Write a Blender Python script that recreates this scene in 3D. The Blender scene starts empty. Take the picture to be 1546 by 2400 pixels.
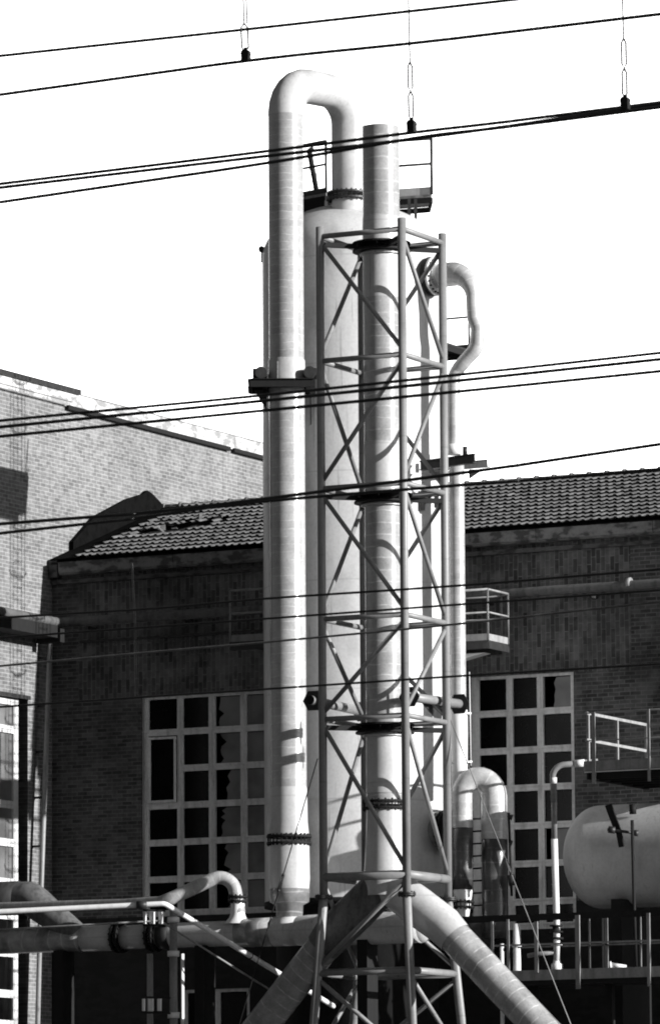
import bpy, math, random
from mathutils import Vector as V, Matrix
random.seed(7)
S = bpy.context.scene
# ------------------------------------------------------------------ camera
# world axes follow the plant: +X runs along the hall's facade, +Y away from the railway, z up
FPX = 13364.0                       # focal length in photo pixels (photo 1546 x 2400), about 200 mm
YAW, PIT, ROL, HC = math.radians(27.3), math.radians(7.5), math.radians(-.34), 2.0
cp, sp = math.cos(PIT), math.sin(PIT)
FW = V((-math.sin(YAW)*cp, math.cos(YAW)*cp, sp)); RT = V((math.cos(YAW), math.sin(YAW), 0)); UP = RT.cross(FW)
c_, s_ = math.cos(ROL), math.sin(ROL)
RT, UP = c_*RT + s_*UP, -s_*RT + c_*UP
cam = bpy.data.cameras.new('camera'); co = bpy.data.objects.new('camera', cam); S.collection.objects.link(co)
cam.sensor_fit = 'VERTICAL'; cam.sensor_height = 36; cam.sensor_width = 24; cam.lens = FPX/2400*36
cam.clip_start = 1; cam.clip_end = 2000
cam.dof.use_dof = True; cam.dof.focus_distance = 122; cam.dof.aperture_fstop = 24
m = Matrix((RT, UP, -FW)).transposed().to_4x4(); m.translation = V((0, 0, HC)); co.matrix_world = m
S.camera = co
def P(x, y, D=None, X=None, Y=None):
    """a point of the place seen at photo pixel x, y and lying at depth D or on the plane X= or Y="""
    d = FW + RT*((x-773)/FPX) - UP*((y-1200)/FPX)
    t = D if D is not None else (X/d.x if X is not None else Y/d.y)
    return V((0, 0, HC)) + d*t
def ZAT(x, y, py):
    """height above plan point x, y that shows at photo row py"""
    v0 = V((x, y, 0))-V((0, 0, HC)); a = (1200-py)/FPX
    return (a*v0.dot(FW)-v0.dot(UP))/(UP.z-a*FW.z)
# ------------------------------------------------------------------ light
AZ, EL = math.radians(2.0), math.radians(15)
W = bpy.data.worlds.new('World'); S.world = W; W.use_nodes = True
nt = W.node_tree; nt.nodes.clear(); N = nt.nodes.new; LK = nt.links.new
sky = N('ShaderNodeTexSky'); sky.sky_type = 'NISHITA'; sky.sun_disc = False
sky.sun_elevation = EL; sky.sun_rotation = math.pi/2 - AZ; sky.air_density = 1; sky.dust_density = 2
bw = N('ShaderNodeRGBToBW'); LK(sky.outputs[0], bw.inputs[0])
tc = N('ShaderNodeTexCoord'); dt = N('ShaderNodeVectorMath'); dt.operation = 'DOT_PRODUCT'
LK(tc.outputs['Generated'], dt.inputs[0]); dt.inputs[1].default_value = (-math.sin(YAW), math.cos(YAW), 0)
mr = N('ShaderNodeMapRange'); mr.interpolation_type = 'SMOOTHSTEP'
mr.inputs[1].default_value = .92; mr.inputs[2].default_value = .968; mr.inputs[3].default_value = .40; mr.inputs[4].default_value = 7.0
LK(dt.outputs['Value'], mr.inputs[0])      # made-up bright patch of sky behind the plant, dimmed elsewhere for dark shade
mu = N('ShaderNodeMath'); mu.operation = 'MULTIPLY'; LK(bw.outputs[0], mu.inputs[0]); LK(mr.outputs[0], mu.inputs[1])
bg = N('ShaderNodeBackground'); bg.inputs[1].default_value = .1; LK(mu.outputs[0], bg.inputs[0])
wo = N('ShaderNodeOutputWorld'); LK(bg.outputs[0], wo.inputs[0])
sd = bpy.data.lights.new('sun', 'SUN'); sd.energy = 5; sd.angle = math.radians(.5); sd.color = (1, .995, .99)
so = bpy.data.objects.new('sun', sd); S.collection.objects.link(so)
SUN = V((math.cos(AZ)*math.cos(EL), math.sin(AZ)*math.cos(EL), math.sin(EL)))
so.rotation_euler = SUN.to_track_quat('Z', 'Y').to_euler(); so.location = (0, 60, 60)
S.view_settings.view_transform = 'Standard'; S.view_settings.look = 'None'; S.view_settings.gamma = 1
S.view_settings.exposure = .62
S.cycles.filter_width = 1.9
# ------------------------------------------------------------------ materials
def g(v): return (v, v, v, 1)
class Mat:
    def __init__(s, name, rough=.5, spec=.5, metal=0):
        s.m = bpy.data.materials.new(name); s.m.use_nodes = True; s.t = s.m.node_tree
        s.b = s.t.nodes['Principled BSDF']; s.b.inputs['Roughness'].default_value = rough
        s.b.inputs['Specular IOR Level'].default_value = spec; s.b.inputs['Metallic'].default_value = metal
        s.tc = s.t.nodes.new('ShaderNodeTexCoord')
    def n(s, k): return s.t.nodes.new(k)
    def l(s, a, b): s.t.links.new(a, b)
    def vec(s, sc=(1, 1, 1), src='Object'):
        mp = s.n('ShaderNodeMapping'); mp.inputs['Scale'].default_value = sc; s.l(s.tc.outputs[src], mp.inputs[0]); return mp.outputs[0]
    def noise(s, sc, scale=1, det=4, src='Object'):
        q = s.n('ShaderNodeTexNoise'); q.inputs['Scale'].default_value = scale; q.inputs['Detail'].default_value = det
        s.l(s.vec(sc, src), q.inputs['Vector']); return q.outputs['Fac']
    def ramp(s, f, stops):
        r = s.n('ShaderNodeValToRGB'); s.l(f, r.inputs[0]); e = r.color_ramp.elements
        while len(e) < len(stops): e.new(.5)
        for k, (p, c) in enumerate(stops): e[k].position = p; e[k].color = g(c)
        return r.outputs[0]
    def mul(s, a, b, mode='MULTIPLY', f=1.):
        q = s.n('ShaderNodeMix'); q.data_type = 'RGBA'; q.blend_type = mode
        if isinstance(f, float): q.inputs[0].default_value = f
        else: s.l(f, q.inputs[0])
        for k, x in ((6, a), (7, b)):
            if isinstance(x, (int, float)): q.inputs[k].default_value = g(x)
            else: s.l(x, q.inputs[k])
        return q.outputs[2]
    def col(s, c): s.l(c, s.b.inputs['Base Color']); return s
    def bump(s, h, st=.3, d=.01):
        q = s.n('ShaderNodeBump'); q.inputs['Strength'].default_value = st; q.inputs['Distance'].default_value = d
        s.l(h, q.inputs['Height']); s.l(q.outputs[0], s.b.inputs['Normal']); return s
def paint(name, v, rough=.45, var=.25, spec=.5, streak=True):
    k = Mat(name, rough, spec)
    a = k.noise((3, 3, .5) if streak else (2, 2, 2), 2.2, 6)
    b = k.noise((1, 1, 1), 14, 5)
    k.col(k.mul(k.ramp(a, [(.3, v*(1-var)), (.5, v), (.72, v*(1+var*.35))]), k.ramp(b, [(.3, 1-var*.5), (.55, 1)])))
    return k.bump(b, .12, .004).m
def streaked(name, v, rough):
    """old paint with thin vertical rust runs and plate seams"""
    k = Mat(name, rough, .4); a = k.noise((9, 9, .35), 1.6, 6); b = k.noise((1.2, 1.2, .6), 1.5, 6); c = k.noise((1, 1, 1), 16, 5)
    base = k.mul(k.ramp(b, [(.3, v*.72), (.5, v*.95), (.7, v)]), k.ramp(c, [(.3, .88), (.6, 1)]))
    base = k.mul(base, v*.42, 'MIX', k.mul(k.ramp(a, [(.60, 0), (.72, .75)]), k.ramp(b, [(.42, 0), (.62, 1)])))
    sx = k.n('ShaderNodeSeparateXYZ'); k.l(k.tc.outputs['Object'], sx.inputs[0])
    d = k.n('ShaderNodeMath'); d.operation = 'DIVIDE'; k.l(sx.outputs[2], d.inputs[0]); d.inputs[1].default_value = 2.4
    f = k.n('ShaderNodeMath'); f.operation = 'FRACT'; k.l(d.outputs[0], f.inputs[0])
    k.col(k.mul(base, v*.6, 'MIX', k.ramp(f.outputs[0], [(0, .6), (.012, 0), (.99, 0), (1, .6)])))
    return k.bump(c, .12, .004).m
def steel(name, v, rough=.5):
    k = Mat(name, rough, .4); b = k.noise((1, 1, .4), 9, 5)
    k.col(k.ramp(b, [(.35, v*.6), (.6, v), (.75, v*1.7)])); return k.bump(b, .2, .004).m
def wrapped(name, v, pitch=.27, rough=.3, line=1.35, var=.3):
    """glass-fibre wrapped pipe: overlap lines across the pipe, cloudy resin"""
    k = Mat(name, rough, .5)
    uv = k.tc.outputs['UV']; sx = k.n('ShaderNodeSeparateXYZ'); k.l(uv, sx.inputs[0])
    nz = k.noise((1, 1, 1), 3, 3); ad = k.n('ShaderNodeMath'); ad.operation = 'MULTIPLY_ADD'
    k.l(nz, ad.inputs[0]); ad.inputs[1].default_value = .10; k.l(sx.outputs[1], ad.inputs[2])
    dv = k.n('ShaderNodeMath'); dv.operation = 'DIVIDE'; k.l(ad.outputs[0], dv.inputs[0]); dv.inputs[1].default_value = pitch
    fr = k.n('ShaderNodeMath'); fr.operation = 'FRACT'; k.l(dv.outputs[0], fr.inputs[0])
    ln = k.ramp(fr.outputs[0], [(0, 1.), (.10, .0), (.93, .0), (1, 1.)])
    fl = k.n('ShaderNodeMath'); fl.operation = 'FLOOR'; k.l(dv.outputs[0], fl.inputs[0])
    wn = k.n('ShaderNodeTexWhiteNoise'); wn.noise_dimensions = '1D'; k.l(fl.outputs[0], wn.inputs['W'])
    band = k.ramp(wn.outputs[0], [(0, 1-var*.5), (1, 1)])
    cl = k.ramp(k.noise((2, 2, 2), 1.6, 6), [(.3, v*(1-var)), (.6, v)])
    fine = k.ramp(k.noise((1, 1, 1), 22, 5), [(.3, .82), (.6, 1)])
    base = k.mul(k.mul(cl, band), fine)
    k.col(k.mul(base, min(.95, v*line), 'MIX', k.mul(ln, k.ramp(k.noise((1, 1, 1), 5, 3), [(.4, 0.05), (.6, .75)]))))
    k.b.inputs['Coat Weight'].default_value = .5; k.b.inputs['Coat Roughness'].default_value = .18
    k.bump(fr.outputs[0], .6, .014)
    return k.m
def brick(name, ax, dark, light, mortar, bw_=.27, rh=.092, soldier=False, blotch=0., rough=.85, bias=0.):
    k = Mat(name, rough, .2)
    sx = k.n('ShaderNodeSeparateXYZ'); k.l(k.tc.outputs['Object'], sx.inputs[0])
    cb = k.n('ShaderNodeCombineXYZ'); h = sx.outputs[ax]
    if soldier: k.l(sx.outputs[2], cb.inputs[0]); k.l(h, cb.inputs[1])
    else: k.l(h, cb.inputs[0]); k.l(sx.outputs[2], cb.inputs[1])
    # slight waviness so courses are not ruler straight
    nz = k.n('ShaderNodeTexNoise'); nz.inputs['Scale'].default_value = .9; k.l(cb.outputs[0], nz.inputs['Vector'])
    vm = k.n('ShaderNodeVectorMath'); vm.operation = 'MULTIPLY_ADD'; k.l(nz.outputs['Color'], vm.inputs[0]); vm.inputs[1].default_value = (.03, .03, 0); k.l(cb.outputs[0], vm.inputs[2])
    b = k.n('ShaderNodeTexBrick'); k.l(vm.outputs[0], b.inputs['Vector'])
    b.inputs['Color1'].default_value = g(dark); b.inputs['Color2'].default_value = g(light); b.inputs['Mortar'].default_value = g(mortar)
    b.inputs['Scale'].default_value = 1; b.inputs['Mortar Size'].default_value = .011; b.inputs['Mortar Smooth'].default_value = .3
    b.inputs['Brick Width'].default_value = bw_; b.inputs['Row Height'].default_value = rh; b.inputs['Bias'].default_value = bias
    big = k.noise((1, 1, .8), .5, 7); sm = k.noise((1, 1, 1), 6, 4)
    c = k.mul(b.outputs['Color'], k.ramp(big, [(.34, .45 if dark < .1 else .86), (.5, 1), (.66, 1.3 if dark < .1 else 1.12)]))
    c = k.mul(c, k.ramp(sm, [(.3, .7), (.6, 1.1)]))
    if blotch: c = k.mul(c, mortar*1.15, 'MIX', k.ramp(k.noise((1, 1, 1), 1.3, 8), [(.52, 0), (.66, blotch)]))
    k.col(c); fo = k.n('ShaderNodeMath'); fo.operation = 'SUBTRACT'; fo.inputs[0].default_value = 1; k.l(b.outputs['Fac'], fo.inputs[1])
    return k.bump(fo.outputs[0], .35, .008).m
def stained(name, v, stain, rough=.7):
    k = Mat(name, rough, .3)
    a = k.noise((1.2, 1.2, 2.5), 2.4, 8); c = k.ramp(a, [(.42, stain), (.5, v*.85), (.6, v)])
    return k.col(k.mul(c, k.ramp(k.noise((1, 1, 1), 17, 4), [(.3, .8), (.6, 1)]))).m
M = dict(
    tower=streaked('tower_paint', .25, .45), vessel=streaked('vessel_paint', .66, .35), column=wrapped('column_wrap', .42, .25, .24, 1.6, .22),
    goose=wrapped('goose_wrap', .44, .17, .26, 1.5, .2), smooth=streaked('smooth_light_coat', .56, .28), duct=wrapped('duct_wrap', .46, .25, .22, 1.6, .35),
    thin=wrapped('thin_wrap', .52, .16, .35, 1.2), big=wrapped('big_wrap', .42, .33, .4, 1.3, .6), white=paint('white_paint', .75, .4, .12),
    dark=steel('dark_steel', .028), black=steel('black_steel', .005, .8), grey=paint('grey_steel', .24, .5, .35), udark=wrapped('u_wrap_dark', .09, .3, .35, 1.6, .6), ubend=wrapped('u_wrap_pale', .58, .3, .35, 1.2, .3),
    wire=steel('wire', .018, .4), copper=steel('bare_wire', .13, .35), bolt=steel('bolt', .02), frame=paint('window_frame', .66, .5, .3, .3),
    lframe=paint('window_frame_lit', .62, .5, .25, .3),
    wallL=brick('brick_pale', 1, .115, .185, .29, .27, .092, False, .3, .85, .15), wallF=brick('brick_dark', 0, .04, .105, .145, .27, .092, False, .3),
    soldier=brick('brick_soldier', 0, .042, .12, .155, .33, .115, True, .45), jamb=brick('brick_jamb', 1, .07, .11, .14),
    concrete=stained('concrete_eave', .19, .06), coping=stained('coping_render', .62, .28), tar=paint('tar', .006, .95, .4, .02, False),
    roofdark=steel('roof_void', .01, .9), ground=stained('yard_ground', .10, .05, .9), tank=streaked('tank_paint', .58, .6), rail=paint('rail_paint', .30, .5, .3), duct_dark=wrapped('dark_duct_wrap', .26, .25, .3, 1.9, .4),
    fpipe=paint('old_pipe_paint', .11, .7, .4, .2), low_shade=stained('lower_wall_shade', .010, .004), dirt_shade=paint('grime_shade_coat', .13, .6, .5, .2),
    dirt=stained('dirty_render', .09, .03))
k = Mat('roof_tile', .7, .3); a = k.noise((1, 1, 1), 3.5, 5)
M['tile'] = k.col(k.ramp(a, [(.25, .045), (.5, .12), (.75, .20)])).bump(k.noise((1, 1, 1), 30, 3), .2, .004).m
k = Mat('dark_glass', .12, .15); M['glass'] = k.col(k.ramp(k.noise((1, 1, 1), 2, 2), [(.3, .002), (.7, .006)])).m
k = Mat('grey_glass', .35, .4); M['gglass'] = k.col(k.ramp(k.noise((1, 1, 1), 1.1, 6), [(.3, .08), (.5, .15), (.7, .21)])).m
# ------------------------------------------------------------------ mesh helpers
OFF = {}
class MB:
    def __init__(s): s.v = []; s.f = []; s.uv = []; s.sm = []; s.mi = []
    def face(s, idx, uv=None, sm=False, mi=0): s.f.append(idx); s.uv.append(uv); s.sm.append(sm); s.mi.append(mi)
    def box(s, lo, hi, mi=0):
        b = len(s.v); x0, y0, z0 = lo; x1, y1, z1 = hi
        s.v += [V(p) for p in ((x0,y0,z0),(x1,y0,z0),(x1,y1,z0),(x0,y1,z0),(x0,y0,z1),(x1,y0,z1),(x1,y1,z1),(x0,y1,z1))]
        for q in ((0,3,2,1),(4,5,6,7),(0,1,5,4),(1,2,6,5),(2,3,7,6),(3,0,4,7)): s.face([b+i for i in q], mi=mi)
        return s
    def bar(s, a, b, w, h, up=(0, 0, 1), mi=0):
        """box section from a to b, w across, h along up"""
        a, b = V(a), V(b); d = (b-a).normalized(); u = V(up); sd = d.cross(u).normalized(); u = sd.cross(d)
        n = len(s.v)
        for p in (a, b):
            for i, j in ((-1,-1),(1,-1),(1,1),(-1,1)): s.v.append(p + sd*(i*w/2) + u*(j*h/2))
        for q in ((0,1,2,3),(7,6,5,4),(0,4,5,1),(1,5,6,2),(2,6,7,3),(3,7,4,0)): s.face([n+i for i in q], mi=mi)
        return s
    def ibeam(s, a, b, h=.2, w=.14, t=.018):
        a, b = V(a), V(b); z = V((0, 0, 1)); s.bar(a, b, t, h); s.bar(a+z*(h/2+t/2), b+z*(h/2+t/2), w, t); s.bar(a-z*(h/2+t/2), b-z*(h/2+t/2), w, t); return s
    def tube(s, path, r, n=20, cap=True, mi=0, sm=True, v0=0.):
        path = [V(p) for p in path]; m_ = len(path); rr = r if isinstance(r, (list, tuple)) else [r]*m_
        T = []
        for i in range(m_):
            T.append(((path[min(i+1, m_-1)]-path[max(i-1, 0)])).normalized())
        ref = V((0, 0, 1)) if abs(T[0].z) < .9 else V((0, 1, 0))
        u = (ref - T[0]*ref.dot(T[0])).normalized(); L = v0; rings = []
        for i in range(m_):
            if i:
                u = (u - T[i]*u.dot(T[i])).normalized(); L += (path[i]-path[i-1]).length
            w = T[i].cross(u); b = len(s.v); rings.append((b, L))
            for k_ in range(n):
                an = 2*math.pi*k_/n; s.v.append(path[i] + (u*math.cos(an)+w*math.sin(an))*rr[i])
        for i in range(m_-1):
            (a, la), (b, lb) = rings[i], rings[i+1]
            for k_ in range(n):
                k2 = (k_+1) % n
                s.face([a+k_, a+k2, b+k2, b+k_], [(k_/n, la), ((k_+1)/n, la), ((k_+1)/n, lb), (k_/n, lb)], sm, mi)
        if cap:
            s.face([rings[0][0]+k_ for k_ in reversed(range(n))], mi=mi); s.face([rings[-1][0]+k_ for k_ in range(n)], mi=mi)
        return s
    def lathe(s, c, prof, n=48, axis=(0, 0, 1), mi=0, sm=True):
        """profile of (radius, distance along axis)"""
        c = V(c); ax = V(axis).normalized(); ref = V((0, 0, 1)) if abs(ax.z) < .9 else V((0, 1, 0))
        u = (ref-ax*ref.dot(ax)).normalized(); w = ax.cross(u); R = []; L = 0
        for i, (r, h) in enumerate(prof):
            if i: L += math.hypot(r-prof[i-1][0], h-prof[i-1][1])
            R.append((len(s.v), L))
            for k_ in range(n):
                an = 2*math.pi*k_/n; s.v.append(c + ax*h + (u*math.cos(an)+w*math.sin(an))*max(r, 1e-4))
        for i in range(len(prof)-1):
            (a, la), (b, lb) = R[i], R[i+1]
            for k_ in range(n):
                k2 = (k_+1) % n; s.face([a+k_, a+k2, b+k2, b+k_], [(k_/n, la), ((k_+1)/n, la), ((k_+1)/n, lb), (k_/n, lb)], sm, mi)
        return s
    def prism(s, pts, d, mi=0):
        n = len(pts); b = len(s.v); d = V(d); s.v += [V(p) for p in pts] + [V(p)+d for p in pts]
        s.face(list(range(b, b+n)), mi=mi); s.face([b+n+i for i in reversed(range(n))], mi=mi)
        for i in range(n): j = (i+1) % n; s.face([b+j, b+i, b+n+i, b+n+j], mi=mi)
        return s
    def flange(s, c, ax, R, t=.035, gap=.045, nb=16, rb=.018, inner=None):
        c = V(c); ax = V(ax).normalized(); ri = inner or R*.8
        for sg in (-1, 1):
            z0, z1 = sg*gap/2, sg*(gap/2+t)
            if sg < 0: z0, z1 = z1, z0
            s.lathe(c, [(ri, z0), (R, z0), (R, z1), (ri, z1)], 40, ax, sm=False)
        ref = V((0, 0, 1)) if abs(ax.z) < .9 else V((0, 1, 0)); u = (ref-ax*ref.dot(ax)).normalized(); w = ax.cross(u)
        for k_ in range(nb):
            an = 2*math.pi*(k_+.5)/nb; p = c + (u*math.cos(an)+w*math.sin(an))*(R-.035); h = gap/2+t+.035
            s.tube([p-ax*h, p+ax*h], rb*.6, 6, sm=False)
            for sg in (-1, 1): s.tube([p+ax*sg*(gap/2+t), p+ax*sg*(gap/2+t+.025)], rb, 6, sm=False)
        return s
    def build(s, name, mat, parent=None, loc=None):
        o_ = V(loc) if loc is not None else (OFF[parent] if parent is not None else V((0, 0, 0)))
        me = bpy.data.meshes.new(name); me.from_pydata([tuple(p-o_) for p in s.v], [], s.f)
        uvl = me.uv_layers.new(name='UVMap'); i = 0; flat = []
        for f, uv in zip(s.f, s.uv):
            if uv: 
                for q in uv: flat += q
            else: flat += [0, 0]*len(f)
        uvl.data.foreach_set('uv', flat); me.polygons.foreach_set('use_smooth', s.sm); me.polygons.foreach_set('material_index', s.mi)
        for q in (mat if isinstance(mat, (list, tuple)) else [mat]): me.materials.append(q)
        me.validate(); me.update()
        o = bpy.data.objects.new(name, me); S.collection.objects.link(o)
        if parent is not None: o.parent = parent
        else: o.location = o_
        OFF[o] = o_
        return o
def tag(o, label, cat, group=None):
    o['label'] = label; o['category'] = cat
    if group: o['group'] = group
    return o
def thing(name, loc, label, cat, group=None):
    o = bpy.data.objects.new(name, None); S.collection.objects.link(o); o.location = loc; OFF[o] = V(loc); o.empty_display_size = .3
    return tag(o, label, cat, group)
def fillet(pts, rad, steps=10):
    pts = [V(p) for p in pts]; out = [pts[0]]
    for i in range(1, len(pts)-1):
        r = rad[i-1] if isinstance(rad, (list, tuple)) else rad
        a, b, c = pts[i-1], pts[i], pts[i+1]; d1 = (a-b).normalized(); d2 = (c-b).normalized()
        th = d1.angle(d2); 
        if th > 3.1 or r == 0: out.append(b); continue
        t = r/math.tan(th/2); t = min(t, (a-b).length*.98, (c-b).length*.98); r = t*math.tan(th/2)
        cen = b + (d1+d2).normalized()*(r/math.sin(th/2)); p0 = b+d1*t; p1 = b+d2*t; e0 = p0-cen; e1 = p1-cen; tot = e0.angle(e1)
        for k_ in range(steps+1):
            f = k_/steps; out.append(cen + (e0*math.sin((1-f)*tot) + e1*math.sin(f*tot))/math.sin(tot))
    out.append(pts[-1]); return out
def resample(path, step=.25):
    out = [V(path[0])]
    for a, b in zip(path, path[1:]):
        a, b = V(a), V(b); n = max(1, int((b-a).length/step))
        for i in range(1, n+1): out.append(a.lerp(b, i/n))
    return out
def struct(o): o['kind'] = 'structure'; return o
Z = V((0, 0, 1))
# ------------------------------------------------------------------ ground
struct(MB().box((-900, -300, -1), (900, 1200, 0)).build('ground', M['ground']))
# ------------------------------------------------------------------ the brick hall
FY = 116.6                                    # facade plane
X0 = P(122, 1600, Y=FY).x                     # where it meets the pale brick wall
XR = P(1546, 1300, Y=FY).x + 1.5              # hall continues past the frame
eave_z = P(128, 1338, Y=FY).z; 
rid = P(378, 1188, X=X0)
HALL = V((X0+8, FY+3, 0))
hall = thing('brick_hall', HALL, 'dark brick factory hall with tiled roof and tall gridded windows behind the tower', 'factory hall')
# windows: (x0, x1, ztop) with columns and bars
wl0, wl1 = P(331, 1700, Y=FY).x, P(651, 1700, Y=FY).x
wr0, wr1 = P(1101, 1700, Y=FY).x, P(1344, 1700, Y=FY).x
wlt, wrt = P(331, 1634, Y=FY).z, P(1344, 1570, Y=FY).z
wz = (wlt+wrt)/2; wz = wlt
wbot = P(331, 2150, Y=FY).z
print('X0', X0, 'ridge', rid, 'eave', eave_z, 'win', wl0, wl1, wr0, wr1, wlt, wrt, wbot)
gx0, gx1, gzt = P(425, 2360, Y=FY).x, P(585, 2360, Y=FY).x, P(500, 2318, Y=FY).z
holes = [(wl0, wl1, wbot, wz), (wr0, wr1, wbot-.6, wz+.02), (gx0, gx1, gzt-2.6, gzt)]
sol = [(P(185, 1500, Y=FY).x, P(1478, 1500, Y=FY).x, wz+.0, eave_z-.12)]
def grid_wall(mb, xs, zs, holes, f, classify):
    xs = sorted(set(xs)); zs = sorted(set(zs))
    for i in range(len(xs)-1):
        for j in range(len(zs)-1):
            cx, cz = (xs[i]+xs[i+1])/2, (zs[j]+zs[j+1])/2
            if any(h[0] < cx < h[1] and h[2] < cz < h[3] for h in holes): continue
            b = len(mb.v); mb.v += [f(xs[i], zs[j]), f(xs[i+1], zs[j]), f(xs[i+1], zs[j+1]), f(xs[i], zs[j+1])]
            mb.face([b, b+1, b+2, b+3], mi=classify(cx, cz))
zpl = P(300, 2150, Y=FY).z  # below this height the wall's deep shade is painted in as near-black
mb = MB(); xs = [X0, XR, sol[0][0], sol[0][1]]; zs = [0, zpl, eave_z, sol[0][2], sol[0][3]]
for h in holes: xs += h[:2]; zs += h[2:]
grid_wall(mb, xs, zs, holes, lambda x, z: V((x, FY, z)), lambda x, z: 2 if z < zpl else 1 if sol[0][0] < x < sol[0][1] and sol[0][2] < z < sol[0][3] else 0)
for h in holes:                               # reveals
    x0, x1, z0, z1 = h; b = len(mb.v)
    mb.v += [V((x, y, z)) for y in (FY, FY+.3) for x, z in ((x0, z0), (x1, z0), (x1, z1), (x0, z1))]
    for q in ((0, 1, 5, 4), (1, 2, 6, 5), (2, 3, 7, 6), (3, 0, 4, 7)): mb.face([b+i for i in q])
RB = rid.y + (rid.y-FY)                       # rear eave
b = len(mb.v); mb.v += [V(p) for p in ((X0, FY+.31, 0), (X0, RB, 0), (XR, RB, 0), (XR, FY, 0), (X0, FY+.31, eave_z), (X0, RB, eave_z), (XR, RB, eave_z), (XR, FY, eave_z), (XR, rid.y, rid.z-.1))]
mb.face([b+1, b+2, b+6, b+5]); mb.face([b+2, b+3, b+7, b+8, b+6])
mb.build('wall', [M['wallF'], M['soldier'], M['low_shade']], hall)
# concrete eave gutter with rounded start, fascia below
ge = P(137, 1320, Y=FY-.3)
mb = MB(); jx = [ge.x]
while jx[-1] < XR: jx.append(jx[-1] + random.choice((2.9, 3.1, 3.4)))
gz1, gz0 = P(400, 1300, Y=FY-.3).z, P(400, 1329, Y=FY-.3).z
for a_, b_ in zip(jx, jx[1:]):
    mb.prism([V((a_+.006, FY-.30, gz0+.05)), V((a_+.006, FY-.24, gz0)), V((a_+.006, FY+.1, gz0)), V((a_+.006, FY+.1, gz1)), V((a_+.006, FY-.32, gz1))], (min(b_, XR)-a_-.012, 0, 0))
mb.build('eave_gutter', M['concrete'], hall)
mb = MB().box((X0+.05, FY-.1, gz0-.2), (XR, FY-.002, gz0-.1)); mb.build('string_course', M['dirt'], hall)
MB().box((X0+.02, FY-.2, gz0-.04), (X0+.26, FY+.5, gz1+.1)).build('end_block', M['dirt'], hall)
# drip ledge high on the wall
MB().box((P(190, 1500, Y=FY).x, FY-.06, P(400, 1494, Y=FY).z), (P(640, 1494, Y=FY).x, FY-.003, P(400, 1489, Y=FY).z)).build('ledge', M['dark'], hall)
# tiled roof, real corrugated courses stepping up the slope
ex0 = P(205, 1300, Y=FY-.25).x
ez = gz1+.02; ey = FY-.33
sl = V((0, rid.y-ey, rid.z-.04-ez)); SL = sl.length; sl.normalize(); nrm = V((0, -sl.z, sl.y))
nrow = 13; rowh = SL/nrow
hole_x = (P(268, 1250, Y=FY+1).x, P(405, 1250, Y=FY+1).x)
mb = MB(); per = .20; nsub = 6
for r in range(nrow):
    base = V((0, ey, ez)) + sl*(rowh*r)
    left = max(X0+.12, X0+.80)
    ntile = int((XR-left)/per)
    for t in range(ntile):
        xa = left+t*per
        hz = 5 <= r <= 7 and hole_x[0]+(r-5)*.25+random.uniform(-.25, .25) < xa < hole_x[1]+(r-5)*.3+random.uniform(-.25, .25)
        if hz and not (r == 7 and random.random() < .45): continue
        jit = random.uniform(-.006, .006); tw = random.uniform(-.01, .01)
        if 4 <= r <= 8 and hole_x[0]-.5 < xa < hole_x[1]+.4: jit += random.uniform(0, .03); tw *= 3
        b = len(mb.v)
        for q, (s0, lift) in enumerate(((.0, .0), (-.02, .10), (rowh+.0, .04))):
            for i in range(nsub+1):
                ph = i/nsub; w = .028*(.5-.5*math.cos(2*math.pi*ph)) if ph < .75 else .028*(.5-.5*math.cos(2*math.pi*ph))
                w = .042*max(0, math.sin(math.pi*ph/.62))**.7 if ph < .62 else -.012*math.sin(math.pi*(ph-.62)/.38)
                mb.v.append(base + V((xa+per*ph, 0, 0)) + sl*(s0 + (tw*ph)) + nrm*(lift+w*(1 if q else .0)+jit))
        for q in (1,):
            for i in range(nsub):
                k0 = b+q*(nsub+1)+i; mb.face([k0, k0+1, k0+nsub+2, k0+nsub+1], sm=False)
for q in range(9):                             # loose broken tiles round the hole
    p = V((random.uniform(hole_x[0], hole_x[1]+.3), ey, ez)) + sl*(rowh*random.uniform(4.7, 8.1)); p.x = p.x
    d = V((random.uniform(-1, 1), random.uniform(-.4, .4), random.uniform(-.1, .5))).normalized()
    mb.bar(p+nrm*.07, p+nrm*.09+d*random.uniform(.10, .22), .12, .02, nrm)
mb.build('tile_roof', M['tile'], hall)
a_ = V((X0+.1, ey+.1, ez)); d_ = sl*SL
mb = MB().prism([a_, a_+d_, V((XR, a_.y, a_.z))+d_, V((XR, a_.y, a_.z))][::-1], -nrm*.05)
b_ = V((X0+.1, RB+.2, ez)); top = a_+d_; mb.prism([top, b_, V((XR, b_.y, b_.z)), V((XR, top.y, top.z))][::-1], V((0, -.02, -.05)))
mb.build('roof_deck', M['roofdark'], hall)
mb = MB(); x = P(385, 1188, Y=rid.y).x; rz = rid.z-.01
while x < XR:                                  # half-round ridge tiles with collars
    mb.tube([V((x, rid.y, rz-.03)), V((x+.44, rid.y, rz-.03))], [.095, .085], 14); mb.tube([V((x-.02, rid.y, rz-.025)), V((x+.05, rid.y, rz-.025))], .118, 14); x += .46
mb.build('ridge', M['tile'], hall)
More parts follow.
